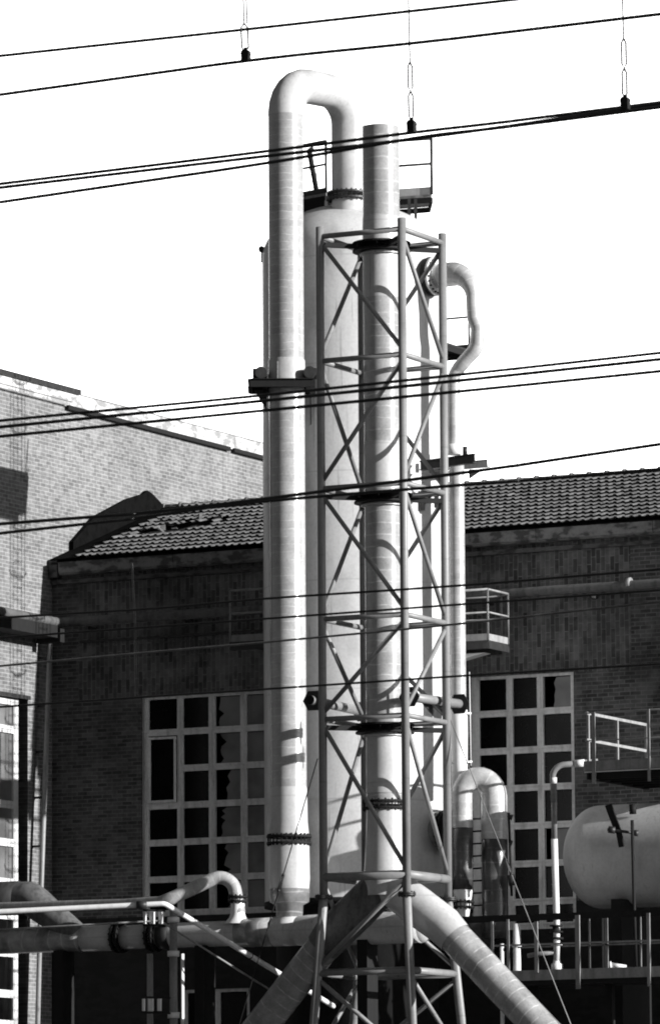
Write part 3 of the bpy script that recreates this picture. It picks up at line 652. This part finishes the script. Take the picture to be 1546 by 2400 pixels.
# top platform, behind and round the nozzle on the dome
TP = thing('top_platform', (VX, VY, vz(455)), 'small dark railed platform on legs above the domed vessel top', 'platform')
q_ = P(1000, 456, D=128.0); tz = q_.z
c0 = P(712, 460, D=127.5); c1 = P(762, 452, D=125.7)
def pxy(px, D): q = P(px, 455, D=D); return V((q.x, q.y, tz))
poly = [pxy(690, 128.4), pxy(764, 127.7), pxy(775, 128.4), pxy(860, 128.5), pxy(972, 128.1), pxy(1011, 128.0), pxy(1005, 129.2), pxy(700, 130.4)]
MB().prism([p-Z*.06 for p in poly], Z*.06).build('floor', M['grey'], TP)
mb = MB()
for a, b in zip(poly, poly[1:]+poly[:1]): mb.bar(a-Z*.13, b-Z*.13, .05, .12)
mb.bar(poly[0]-Z*.3, poly[1]-Z*.3, .1, .24); mb.bar(pxy(715, 128.2)-Z*.36, pxy(765, 127.8)-Z*.36, .14, .12)
mb.build('floor_frame', M['black'], TP)
rail_run(TP, [poly[7], poly[0], poly[1]], tz, 1, M['dark'], 1.18, .12, .032)
rail_run(TP, [poly[3], poly[5]], tz, 1, M['dark'], 1.28, .18, .036, toemat=M['smooth'])
for px in (958, 973):
    q = pxy(px, 127.9); MB().bar(q-Z*.12, V((q.x, q.y, P(px, 545, D=127.9).z)), .07, .07, RTh).build('leg', M['dark'], TP)
for px in (716, 740):
    q = pxy(px, 128.3); MB().bar(q-Z*.12, q-Z*.75, .07, .07, RTh).build('leg', M['dark'], TP)
q = P(735, 400, D=128.6); MB().tube([P(741, 445, D=128.6), P(724, 350, D=128.6)], .06, 10).tube([P(722, 352, D=128.6), P(734, 346, D=128.6)], .035, 10).build('davit_arm', M['black'], TP)
mb = MB()
for px in (725, 742): mb.tube([P(px, 448, D=128.8), P(px, 392, D=128.8)], .012, 6)
for y in (440, 425, 410, 397): mb.tube([P(725, y, D=128.8), P(742, y, D=128.8)], .01, 6)
mb.build('ladder_head', M['white'], TP)
# upper side platform with the caged ladder, beyond the vessel's right shoulder
def cage_platform(name, label, pxl, pxr, py, Yn, Yf, nposts, mats, refY=114.2):
    z = P((pxl+pxr)/2, py, Y=Yn).z; x0, x1 = P(pxl, py, Y=Yn).x, P(pxr, py, Y=Yn).x
    r = thing(name, ((x0+x1)/2, (Yn+Yf)/2, z), label, 'platform')
    MB().prism([V((x0, Yn, z-.05)), V((x1, Yn, z-.05)), V((x1, Yf-.3, z-.05)), V((x1-.3, Yf, z-.05)), V((x0, Yf, z-.05))], Z*.05).build('floor', M['dark'], r)
    mb = MB().bar(V((x0, Yn, z-.12)), V((x1, Yn, z-.12)), .05, .14).bar(V((x1, Yn, z-.12)), V((x1, Yf-.3, z-.12)), .05, .14).bar(V((x0, Yf, z-.12)), V((x1-.3, Yf, z-.12)), .05, .14)
    mb.build('floor_frame', mats[1], r)
    rail_run(r, [(x0, Yn), (x1, Yn), (x1, Yf-.3), (x1-.3, Yf), (x0, Yf)] if nposts else [(x1-.08, Yf), (x0, Yf)], z, nposts, mats[0], 1.15 if nposts else .78, .15, .026, toemat=mats[2], mid=bool(nposts))
    return r, x0, x1, z
up, ux0, ux1, uz = cage_platform('upper_side_platform', 'small dark railed platform beyond the slim S bend pipe', 650, 1008, 806, 113.6, 115.75, None, (M['dark'], M['black'], M['dark']))
MB().prism([V((ux1-.3, 115.2, uz-.2)), V((ux1-1.3, 115.2, uz-.2)), V((ux1-1.3, 115.2, uz-.7))], (0, .05, 0)).build('strut', M['dark'], up)
lowp, lx0, lx1, lz_ = cage_platform('lower_side_platform', 'pale sunlit railed platform on the right of the vessel at mid height', 880, 1143, 1508, 114.75, 116.1, 2.3, (M['rail'], M['dark'], M['rail']))
cage_platform('lower_side_platform', 'dark shaded railed platform left of the gooseneck pipe before the hall facade', 540, 700, 1500, 111.4, 113.0, 3., (M['grey'], M['dark'], M['grey']))
MB().prism([V((lx1-.2, 115, lz_-.25)), V((lx1-1.6, 115, lz_-.25)), V((lx1-1.6, 115, lz_-.55))], (0, .3, 0)).build('strut', M['white'], lowp)
cg = thing('caged_ladder', (VX+.4, 115.6, uz), 'dark caged ladder rising behind the vessel from the side platforms', 'ladder')
clx, cly = VX-2.2, 115.3
mb = MB()
zlo, zhi = P(800, 2300, Y=115).z, P(800, 560, Y=115).z
for o in (-.2, .2): mb.bar(V((clx, cly+o, zlo)), V((clx, cly+o, zhi)), .02, .05)
mb.build('rails', M['dark'], cg)
z = zlo
while z < zhi: MB().tube([V((clx, cly-.2, z)), V((clx, cly+.2, z))], .012, 6).build('rung', M['dark'], cg); z += .3
mb = MB(); z = zlo+.6
while z < zhi:
    hoop = [V((clx+.02+.62*math.sin(t), cly-.38*math.cos(t), z)) for t in [math.pi*i/12 for i in range(13)]]
    mb.tube(hoop, .02, 6); z += 1.15
for t in (30, 60, 90, 120, 150):
    t = math.radians(t); x, y = clx+.02+.62*math.sin(t), cly-.38*math.cos(t); mb.tube([V((x, y, zlo+.6)), V((x, y, zhi))], .014, 6)
mb.build('cage', M['dark'], cg)
# upper right platform over the tank
TPY = P(1430, 2008, D=123.4).y
UR = thing('tank_platform', P(1460, 1800, D=122), 'railed platform with sunlit handrails above the round tank at the right edge', 'platform')
n0 = P(1371, 1802, D=121.2); xl = n0.x; yn = n0.y; zf_ = n0.z; yf = P(1514, 1840, X=xl).y; xr = P(1546, 1800, Y=yn).x+1.2
MB().box((xl, yn, zf_-.06), (xr, yf, zf_-.001)).build('floor', M['dark'], UR)
mb = MB(); mb.bar(V((xl+.02, yn+.05, zf_-.15)), V((xr, yn+.05, zf_-.15)), .05, .16); mb.bar(V((xl+.05, yn, zf_-.15)), V((xl+.05, yf, zf_-.15)), .05, .16)
for i_ in range(1, 6): mb.bar(V((xl, yn+(yf-yn)*i_/5.5, zf_-.15)), V((xr, yn+(yf-yn)*i_/5.5, zf_-.15)), .05, .14)
mb.build('floor_frame', M['black'], UR)
MB().box((xl-.03, yn-.035, zf_-.05), (xr, yn-.01, zf_+.16)).build('toe_board', M['grey'], UR)
MB().box((xl-.01, yn-.04, zf_-.085), (xr-.6, yn-.01, zf_-.065)).build('edge_strip', M['white'], UR)
H = P(1371, 1670, D=121.2).z-zf_
mb = MB(); p0 = V((xl, yn, zf_))
mb.tube([p0+Z*H, V((xr, yn, zf_+H))], .017, 8)
mb.tube([V((xl, yn, zf_+H*.5)), V((xr, yn, zf_+H*.5))], .014, 8)
mb.build('front_rail', M['grey'], UR)
for px in (1391, 1520):
    x = P(px, 1750, Y=yn-.03).x; MB().bar(V((x, yn-.055, zf_-.33)), V((x, yn-.055, zf_+H+.01)), .085 if px < 1400 else .06, .03, (0, 1, 0)).build('post', M['grey'], UR)
mb = MB(); 
for t in (.03, .5, .98): p = V((xl+.03, yn+(yf-yn)*t, zf_)); mb.bar(p, p+Z*H, .05, .05, (0, 1, 0))
for h in (H, H*.52): mb.bar(V((xl+.03, yn, zf_+h)), V((xl+.03, yf, zf_+h)), .04, .06)
mb.build('side_rail', M['rail'], UR)
mb = MB()
for t in (0, .5, 1): p = V((xl+(xr-xl)*t, yf, zf_)); mb.bar(p, p+Z*H, .06, .03, (0, 1, 0))
for h in (H, H*.52): mb.bar(V((xl, yf, zf_+h)), V((xr, yf, zf_+h)), .03, .05)
mb.build('rear_rail', M['grey'], UR)
for (sx, sy) in ((xl+1.6, TPY+1.35), (xr-.3, TPY+1.35)): MB().bar(V((sx, sy, 0)), V((sx, sy, zf_-.22)), .14, .14, (0, 1, 0)).build('leg', M['black'], UR)
# ------------------------------------------------------------------ tank
tr_ = 1.12; tcn = P(1430, 2008, D=123.4); TX, TY, TZ = tcn.x-.2, tcn.y, tcn.z
tank = thing('horizontal_tank', (TX+2, TY, 0), 'large horizontal grey tank with rounded end at the right edge under the platform', 'tank')
prof = [(tr_*math.sin(t), -.78*math.cos(t)) for t in [i*math.pi/2/14 for i in range(15)]] + [(tr_, 1.3), (tr_, 2.6), (tr_, 4.2), (tr_*.7, 5.0), (0, 5.2)]
MB().lathe((TX, TY, TZ), prof, 64, (1, 0, 0)).build('shell', M['tank'], tank)
for dx in (.6, 3.4): MB().box((TX+dx, TY-.9, 0), (TX+dx+.25, TY+.6, TZ-.98)).build('saddle', M['black'], tank)
va = thing('valve_gear', P(1450, 1960, D=121.9), 'black valve spindle and linkage in front of the round tank', 'valve')
mb = MB().bar(P(1424, 1886, D=121.9), P(1448, 1950, D=121.9), .15, .05, (0, 1, 0)).bar(P(1448, 1945, D=121.9), P(1456, 1985, D=121.9), .12, .06, (0, 1, 0)); mb.build('hanger', M['black'], va)
MB().tube([P(1422, 1944, D=121.8), P(1492, 1953, D=121.8)], .032, 10).tube([P(1424, 1944, D=121.8), P(1440, 1946, D=121.8)], .075, 12).tube([P(1484, 1952, D=121.8), P(1494, 1953, D=121.8)], .065, 12).build('linkage', M['dark'], va)
MB().tube([P(1480, 1922, D=121.7), P(1485, 2130, D=121.7), P(1490, 2290, D=121.7)], .036, 10).tube([P(1481, 1885, D=121.9), P(1482, 1908, D=121.9)], .075, 12).build('spindle', M['black'], va)
MB().tube([P(1468, 2275, D=121.6), P(1498, 2278, D=121.6)], .09, 12).build('valve_body', M['black'], va)
MB().tube([P(1430, 2262, D=121.6), P(1466, 2268, D=121.6)], .058, 14).tube([P(1426, 2262, D=121.6), P(1431, 2262, D=121.6)], .08, 14).build('branch_pipe', M['white'], va)
# ------------------------------------------------------------------ slim vent pipe from platform
vp = thing('vent_pipe', P(1302, 2290, D=122), 'slim white vertical pipe with elbow and valves left of the round tank', 'pipe')
DV = 122.0; a, b, c = P(1372, 1786, D=DV), P(1290, 1793, D=DV), P(1297, 1870, D=DV)
hp = fillet([P(1400, 1785, D=DV), P(1293, 1795, D=DV), P(1297, 1880, D=DV)], .26, 8)
MB().tube(hp, .065, 16).build('elbow', M['grey'], vp)
MB().tube([P(1344, 1790, D=DV), P(1369, 1788, D=DV)], .078, 16).build('white_sleeve', M['white'], vp)
MB().tube([P(1296, 1822, D=DV), P(1296, 1836, D=DV)], .072, 16).build('white_sleeve', M['white'], vp)
MB().tube([P(1297, 1836, D=DV), P(1298, 1968, D=DV)], .062, 16).build('upper_length', M['grey'], vp)
MB().tube([P(1298, 1966, D=DV), P(1303, 2150, D=DV), P(1304, 2262, D=DV)], .070, 18).build('lower_length', M['white'], vp)
MB().tube([P(1292, 1852, D=DV), P(1304, 1852, D=DV)], .02, 8).lathe(P(1302, 2176, D=DV), [(.07, -.09), (.15, -.09), (.15, -.06), (.08, -.05), (.08, .03), (.14, .04), (.14, .07), (.07, .07)], 20).lathe(P(1302, 2192, D=DV), [(.07, -.09), (.16, -.09), (.16, -.05), (.07, -.04)], 20).build('black_valve', M['black'], vp)
MB().lathe(P(1304, 2262, D=DV), [(.06, -.24), (.09, -.22), (.09, -.16), (.125, -.14), (.125, .02), (.09, .04), (.075, .12)], 20).lathe(P(1303, 2210, D=DV), [(.07, -.05), (.13, -.05), (.13, -.02), (.07, -.02)], 20).build('tee_fitting', M['white'], vp)
MB().tube([P(1236, 2240, D=DV+.2), P(1260, 2236, D=DV+.1), P(1298, 2232, D=DV)], .05, 12).build('side_branch', M['grey'], vp)
# ------------------------------------------------------------------ lower gallery with railing
GA = thing('lower_gallery', P(1350, 2300, D=121.5), 'long steel gallery with black top rail and grey posts at lower right', 'gallery')
g0 = P(1180, 2288, D=121.6); gy = g0.y; gzf = g0.z+.0; gxl = g0.x; gxr = P(1546, 2280, Y=gy).x+1.5
toe = MB().bar(V((gxl, gy, gzf)), V((gxr, gy, gzf)), .02, .22).build('toe_board', M['grey'], GA)
MB().box((gxl, gy+.02, gzf-.20), (gxr, gy+1.3, gzf-.1)).build('floor', M['black'], GA)
topz = P(1300, 2146, Y=gy).z; midz = P(1300, 2212, Y=gy).z; xt0 = P(1072, 2150, Y=gy+.3).x
MB().bar(V((xt0, gy+.3, topz)), V((gxr, gy+.3, topz)), .08, .14).build('top_rail', M['black'], GA)
mb = MB().bar(V((P(1155, 2210, Y=gy).x, gy, midz)), V((gxr, gy, midz)), .03, .04).bar(V((P(1170, 2210, Y=gy).x, gy+.9, midz)), V((gxr, gy+.9, midz)), .03, .035); mb.build('mid_rail', M['grey'], GA)
for px, w, yt, yb in ((1153, .05, 2160, 2240), (1190, .05, 2155, 2285), (1256, .075, 2160, 2280), (1353, .10, 2145, 2318), (1519, .07, 2140, 2312)):
    a = P(px, 2200, Y=gy-.03).x; MB().bar(V((a, gy-.04, P(px, yb, Y=gy).z)), V((a, gy-.04, P(px, yt, Y=gy).z)), w, .04, (0, 1, 0)).build('post', M['grey'], GA)
for px in (1380, 1412, 1420, 1500): a = P(px, 2200, Y=gy+.9).x; MB().bar(V((a, gy+.9, gzf)), V((a, gy+.9, topz)), .03 if px != 1420 else .07, .03, (0, 1, 0)).build('rear_post', M['grey'], GA)
for x in (gxl+.4, gxl+2.2, gxr-.3): MB().bar(V((x, gy+.6, 0)), V((x, gy+.6, gzf-.2)), .16, .16, (0, 1, 0)).build('leg', M['black'], GA)
# white stand pipes behind the gallery
for px, r, mat, nm, y0_, y1_, lab in ((1210, .085, 'white', 'stand_pipe', 2165, 2285, 'pale short stand pipe behind the gallery rail left of the slim white pipe'), (1175, .045, 'white', 'stub_pipe', 2212, 2275, 'thin white stub pipe against the inclined duct beside the gallery')):
    base = P(px, y1_, D=122.8); tag(MB().tube([V((base.x, base.y, 0)), P(px, y0_, D=122.8)], r, 14).tube([P(px, y0_, D=122.8)-Z*.5, P(px, y0_, D=122.8)-Z*.46], r*1.3, 14).build(nm, M[mat], loc=(base.x, base.y, 0)), lab, 'pipe')
hd = thing('grey_duct', P(1130, 2195, D=124.5), 'short dark grey horizontal duct half hidden behind the right inclined duct', 'duct')
MB().tube([P(1060, 2196, D=124.5), P(1165, 2190, D=124.1)], .36, 28).build('duct_body', M['udark'], hd)
MB().tube([P(1160, 2190, D=124.12), P(1178, 2189, D=124.08)], .40, 28).build('end_ring', M['black'], hd)
# ------------------------------------------------------------------ large horizontal pipe, lower left
BY = GY-.7; bz = P(640, 2184, Y=BY).z
bp = thing('large_horizontal_pipe', (P(600, 2184, Y=BY).x, BY, bz), 'fat pale horizontal pipe with bolted joints crossing the bottom left of the view', 'pipe')
xq = lambda px: P(px, 2190, Y=BY).x
def hseg(a, b, r, nm, mat, dz=0., cap=True): return MB().tube(resample([V((xq(a), BY, bz+dz)), V((xq(b), BY, bz+dz))], .3), r, 36, cap=cap).build(nm, M[mat], bp)
hseg(-260, 200, .275, 'wrapped_pipe', 'big'); hseg(198, 272, .285, 'pipe_length', 'smooth')
hseg(290, 352, .262, 'spool', 'smooth'); hseg(374, 540, .272, 'pipe_length', 'vessel')
n_ = MB().tube([V((xq(538), BY, bz)), V((xq(560), BY, bz))], [.272, .31], 36, cap=False); n_.build('reducer', M['smooth'], bp)
hseg(560, 645, .31, 'wrapped_pipe', 'big'); hseg(644, 700, .315, 'pipe_length', 'smooth')
MB().tube([V((xq(700), BY, bz)), V((xq(725), BY, bz)), V((xq(750), BY, bz))], [.315, .335, .345], 36, cap=False).build('reducer', M['smooth'], bp)
hseg(750, 990, .345, 'pipe_length', 'vessel')
MB().lathe((xq(990), BY, bz), [(.345, 0), (.32, .08), (.22, .17), (0, .2)], 36, (1, 0, 0)).build('end_cap', M['smooth'], bp)
for px in (281, 362): MB().flange((xq(px), BY, bz), (1, 0, 0), .345, .045, .09, 16, .024, .25).build('flange', M['black'], bp)
MB().tube([V((xq(376), BY, bz)), V((xq(404), BY, bz))], .29, 36).build('dark_band', M['dark'], bp)
for px in (150, 480, 860): x = xq(px); MB().box((x-.12, BY-.25, 0), (x+.12, BY+.25, bz-.25)).build('support_pillar', M['black'], bp)
# slim pipe that swells up and drops into the large one
sw = thing('swan_neck_pipe', P(560, 2140, Y=BY), 'slim pale pipe rising to a swan neck and dropping into the fat horizontal pipe', 'pipe')
yb_ = BY-.0
pp = resample(fillet([P(-120, 2126, Y=yb_-.78), P(388, 2112, Y=yb_-.70), P(543, 2040, Y=yb_), P(560, 2140, Y=yb_)], [.5, .34], 10), .12)
kk = min(range(len(pp)), key=lambda i_: (pp[i_]-P(400, 2108, Y=yb_)).length)
MB().tube(pp, [.075+.07*max(0, min(1, (i_-kk+6)/14)) for i_ in range(len(pp))], 22).build('pipe', M['thin'], sw)
MB().flange(P(557, 2107, Y=yb_), Z, .21, .035, .06, 12, .02, .12).build('flange', M['black'], sw)
MB().lathe(P(557, 2150, Y=yb_), [(.30, -.14), (.18, .0), (.155, .08), (.15, .38)], 24).build('branch_saddle', M['white'], sw)
# handrail tube, bends down to the right
hr = thing('sloping_tube', P(385, 2118, D=119.6), 'thin pale tube running from the left then sloping down behind the inclined duct', 'pipe')
HD = 120.6
hp = fillet([P(-60, 2140, D=HD+.3), P(386, 2118, D=HD), P(668, 2290, D=HD+2.2), P(858, 2405, D=HD+3.6)], [.12, 0], 6)
MB().tube(resample(hp, .4), .058, 16).build('tube', M['white'], hr)
for t in (P(320, 2121, D=HD), ): MB().tube([t, t+RTh*.22], .085, 16).build('sleeve', M['dark'], hr)
q = P(588, 2242, D=HD+1.58); MB().tube([P(586, 2240, D=HD+1.56), P(589, 2242, D=HD+1.58)], .063, 16).build('joint_band', M['black'], hr)
tag(MB().tube([P(-60, 2182, D=121.5), P(375, 2158, D=121.5), P(640, 2325, D=122.4)], .022, 8).build('thin_cable', M['grey'], loc=P(375, 2158, D=121.5)), 'thin dark cable sagging below the sloping tube and over the fat pipe', 'cable')
# pipe stand below the sloping tube
ps = thing('pipe_stand', P(405, 2400, D=121.8)*1.0, 'pale vertical stand pipe with clamps among dark steel posts at the bottom left', 'pipe stand')
sdp = P(407, 2300, D=122.0)
MB().tube([V((sdp.x, sdp.y, 0)), V((sdp.x, sdp.y, P(407, 2130, D=122).z))], .085, 16).build('pipe', M['grey'], ps)
for y in (2155, 2235, 2380): t = P(407, y, D=122); MB().tube([V((sdp.x, sdp.y, t.z-.06)), V((sdp.x, sdp.y, t.z+.06))], .13, 16).build('clamp', M['white'], ps)
for px in (352, 428): t = P(px, 2300, D=122.3); MB().bar(V((t.x, t.y, 0)), V((t.x, t.y, P(px, 2235, D=122.3).z)), .10 if px < 400 else .03, .1, (0, 1, 0)).build('steel_post', M['grey'] if px < 400 else M['white'], ps)
for (xa, xb, y, hh) in ((335, 388, 2151, .26), (332, 400, 2355, .30)):
    for px, w in ((xa+5, .05), (xa+22, .11), (xa+42, .08)): MB().bar(P(px, y-14, D=121.5), P(px, y+14, D=121.5), w, .05, (0, 1, 0)).build('plate', M['white'], ps)
    MB().bar(P(xa, y-18, D=121.6), P(xb, y-16, D=121.6), .08, .04).bar(P(xa, y+18, D=121.6), P(xb, y+20, D=121.6), .08, .04).build('plate_frame', M['black'], ps)
# fat elbow at far left
fe = thing('fat_elbow_duct', P(120, 2150, D=123), 'fat pale elbow duct dropping into the horizontal pipe at far left', 'duct')
pe = resample(fillet([P(-80, 2108, Y=BY), P(70, 2104, Y=BY), P(205, 2210, Y=BY)], .30, 8), .15)
MB().tube(pe, [.36 if i_ < len(pe)-11 else .36-.012*(i_-len(pe)+11) for i_ in range(len(pe))], 32).build('elbow', M['dirt_shade'], fe)
MB().tube([P(-60, 2108, Y=BY), P(46, 2105, Y=BY)], .375, 32).build('dark_lagging', M['dark'], fe)
# ------------------------------------------------------------------ facade services
fp = thing('facade_pipe', (X0+4, FY-.4, 0), 'dark horizontal pipe fixed along the hall facade, turning towards the railway at left', 'pipe')
pz = P(620, 1428, Y=FY-.42).z; px0 = P(150, 1455, Y=FY-.42).x
pp = fillet([V((XR, FY-.42, pz)), V((X0+.42, FY-.42, pz)), V((X0+.42, YL0-1, pz))], .22, 8)
MB().tube(resample(pp, .6), .115, 18).build('pipe', M['fpipe'], fp)
x = X0+1.2
while x < XR: MB().bar(V((x, FY-.42, pz-.16)), V((x, FY-.003, pz-.16)), .06, .08).build('wall_arm', M['dark'], fp); x += 2.6
MB().box((X0+.15, YL0-1, pz-.42), (X0+.68, FY-.9, pz-.13)).box((X0+.1, FY-.9, pz-.52), (X0+.75, FY-.7, pz-.2)).build('cable_trough', M['black'], fp)
tag(MB().tube([P(1470, 1368, Y=FY-.42), P(1478, 1367, Y=FY-.42)], .135, 16).build('pipe_joint', M['grey'], loc=P(1474, 1368, Y=FY-.42)), 'pale collar on the dark facade pipe near the right edge', 'collar')
dp = thing('downpipe', (X0+.25, FY-.4, 0), 'slightly leaning downpipe in the corner of the two brick buildings', 'downpipe')
da, db = P(119, 1478, X=X0+.30), P(96, 2110, X=X0+.30)
MB().tube([da, db, V((db.x, db.y-.5, 0))], .06, 12).build('pipe', M['grey'], dp)
mb = MB()
for t in (.1, .28, .45, .62, .8): q = da.lerp(db, t); mb.bar(q+V((.04, 0, 0)), V((X0, q.y+.06, q.z)), .05, .05)
mb.build('clips', M['dark'], dp)
for i_, (a, b, lab) in enumerate((((308, 1205), (318, 1632), 'left one of two pale thin cables hanging down the dark facade'), ((311, 1208), (322, 1628), 'right one of two pale thin cables hanging down the dark facade'))):
    tag(MB().tube([P(a[0], 1318, Y=FY-.42), P((a[0]+b[0])/2+2, 1450, Y=FY-.56), P(b[0], b[1], Y=FY-.02)], .008, 6).build('hanging_cable', M['grey'], loc=P(b[0], b[1], Y=FY-.02)), lab, 'cable', 'pale cables hanging on the facade')
# ------------------------------------------------------------------ guy wires
def guy(a, b, tpos, label, lit):
    r = thing('guy_wire', b, label, 'guy wire', 'guy wires of the tower')
    MB().tube([a, b], .012, 6).build('cable', M[lit], r)
    t = a.lerp(b, tpos); d = (b-a).normalized(); s = d.cross(FW).normalized()
    MB().tube([t-d*.17+s*.025, t+d*.17+s*.025], .010, 6).tube([t-d*.17-s*.025, t+d*.17-s*.025], .010, 6).tube([t-d*.2, t-d*.15], .03, 8).tube([t+d*.15, t+d*.2], .03, 8).build('turnbuckle', M['dark'], r)
ga = P(1042, 1655, D=120.9); gb = P(1336, 2400, D=117.5); guy(ga, gb+(gb-ga)*.6, .32, 'thin guy wire running down to the right in front of the inverted U duct', 'grey')
ga = P(744, 1778, D=120.6); gb = P(608, 2240, D=120.2); guy(ga, gb+(gb-ga)*.8, .35, 'thin dark guy wire running down to the left across the gooseneck pipe foot', 'black')
# ------------------------------------------------------------------ railway overhead wires (parallel to the facade)
def wire(pts, Y, r, mat, label, group='overhead railway wires'):
    ps_ = [P(x, y, Y=Y) for x, y in pts]
    d0 = (ps_[0]-ps_[1]); d1 = (ps_[-1]-ps_[-2]); ps_ = [ps_[0]+d0.normalized()*9] + ps_ + [ps_[-1]+d1.normalized()*9]
    # smooth through the points
    out = []
    for i in range(len(ps_)-1):
        p0, p1, p2, p3 = ps_[max(i-1, 0)], ps_[i], ps_[i+1], ps_[min(i+2, len(ps_)-1)]
        for k_ in range(8):
            t = k_/8; out.append(.5*((2*p1)+(p2-p0)*t+(2*p0-5*p1+4*p2-p3)*t*t+(3*p1-p0-3*p2+p3)*t**3))
    out.append(ps_[-1])
    return tag(MB().tube(out, r, 8).build('overhead_wire', M[mat], loc=ps_[len(ps_)//2]), label, 'wire', group)
WY = 30.0
wire([(0, 131), (575, 69), (1195, 0), (1546, -40)], WY, 0.0101, 'wire', 'topmost overhead wire leaving the picture at the top edge')
wire([(0, 222), (575, 143), (1004, 97), (1546, 33)], WY, 0.0108, 'wire', 'second overhead wire from the top, carried by the left hanger')
wire([(0, 431), (580, 360), (964, 311), (1180, 286), (1546, 240)], WY+.4, 0.0105, 'wire', 'uppermost of the three wires crossing the top of the gooseneck pipe')
wire([(0, 440), (580, 371), (900, 334), (1180, 297), (1546, 243)], WY+.2, 0.0108, 'wire', 'middle one of the three wires crossing the top of the gooseneck pipe')
wire([(0, 474), (580, 389), (850, 344), (1010, 318), (1180, 298), (1546, 251)], WY, 0.0108, 'wire', 'lowest of the three wires crossing the top of the gooseneck pipe')
wire([(0, 986), (580, 930), (1180, 867), (1546, 827)], WY, 0.0093, 'wire', 'uppermost of the three wires crossing the tower at mid height')
wire([(0, 1001), (580, 943), (1180, 881), (1546, 842)], WY+.2, 0.0105, 'wire', 'middle one of the three wires crossing the tower at mid height')
wire([(0, 1023), (580, 966), (1180, 907), (1546, 870)], WY, 0.0099, 'wire', 'lowest of the three wires crossing the tower at mid height')
wire([(0, 1228), (300, 1205), (580, 1174), (1180, 1095), (1546, 1041)], WY, 0.0105, 'wire', 'wire crossing in front of the hall roof and rising into the sky at right')
wire([(0, 1250), (300, 1217), (580, 1179), (1040, 1140), (1204, 1128), (1546, 1100)], WY+.6, 0.0099, 'wire', 'wire crossing in front of the hall roof and staying below the ridge at right')
wire([(0, 1448), (360, 1426), (623, 1403), (1094, 1371), (1546, 1334)], WY+12, 0.0099, 'wire', 'topmost of the four thin wires over the dark brick facade')
wire([(0, 1495), (313, 1472), (623, 1450), (1086, 1416), (1546, 1383)], WY+12, 0.0093, 'wire', 'second of the four thin wires over the dark brick facade')
wire([(0, 1561), (360, 1528), (623, 1505), (1086, 1461), (1546, 1410)], WY+12, 0.0093, 'copper', 'third of the four thin wires over the facade, paler than the others')
wire([(0, 1657), (360, 1632), (623, 1615), (1099, 1583), (1546, 1556)], WY+12, 0.0093, 'wire', 'lowest of the four thin wires, passing at the window tops')
def hanger(px, y0, y1, yw, label, links):
    r = thing('wire_hanger', P(px, yw, Y=WY), label, 'hanger', 'wire hangers')
    rod = MB().tube([P(px-10, -120, Y=WY), P(px-4, y0, Y=WY)], .0048, 6)
    if links == 1: rod.tube([P(px-3, -120, Y=WY), P(px+3, y0, Y=WY)], .0048, 6)
    rod.build('rod', M['dark'], r)
    n = links
    for i in range(n):
        a = P(px-4+3*i/n, y0+(y1-y0)*i/n, Y=WY); b = P(px-4+3*(i+1)/n, y0+(y1-y0)*(i+1)/n, Y=WY); w = .013 if n > 1 else .02
        lp = [a, a.lerp(b, .15)+RTh*w, a.lerp(b, .85)+RTh*w, b, a.lerp(b, .85)-RTh*w, a.lerp(b, .15)-RTh*w, a]; MB().tube(lp, .0058, 6).build('link', M['dark'], r)
    c = P(px, yw, Y=WY); MB().box(c+V((-.024, -.02, -.034)), c+V((.024, .02, .018))).tube([c+V((0, -.022, .016)), c+V((0, .022, .016))], .026, 12).bar(c+V((0, 0, .03)), c+V((0, 0, .055)), .02, .016, (0, 1, 0)).build('clamp', M['black'], r)
hanger(576, 55, 122, 132, 'short hanger with black clamp on the second wire, left of centre', 1)
hanger(964, 146, 282, 297, 'chain hanger with black clamp above the tall stack', 2)
hanger(1464, 90, 230, 243, 'chain hanger with black clamp near the top right corner', 2)
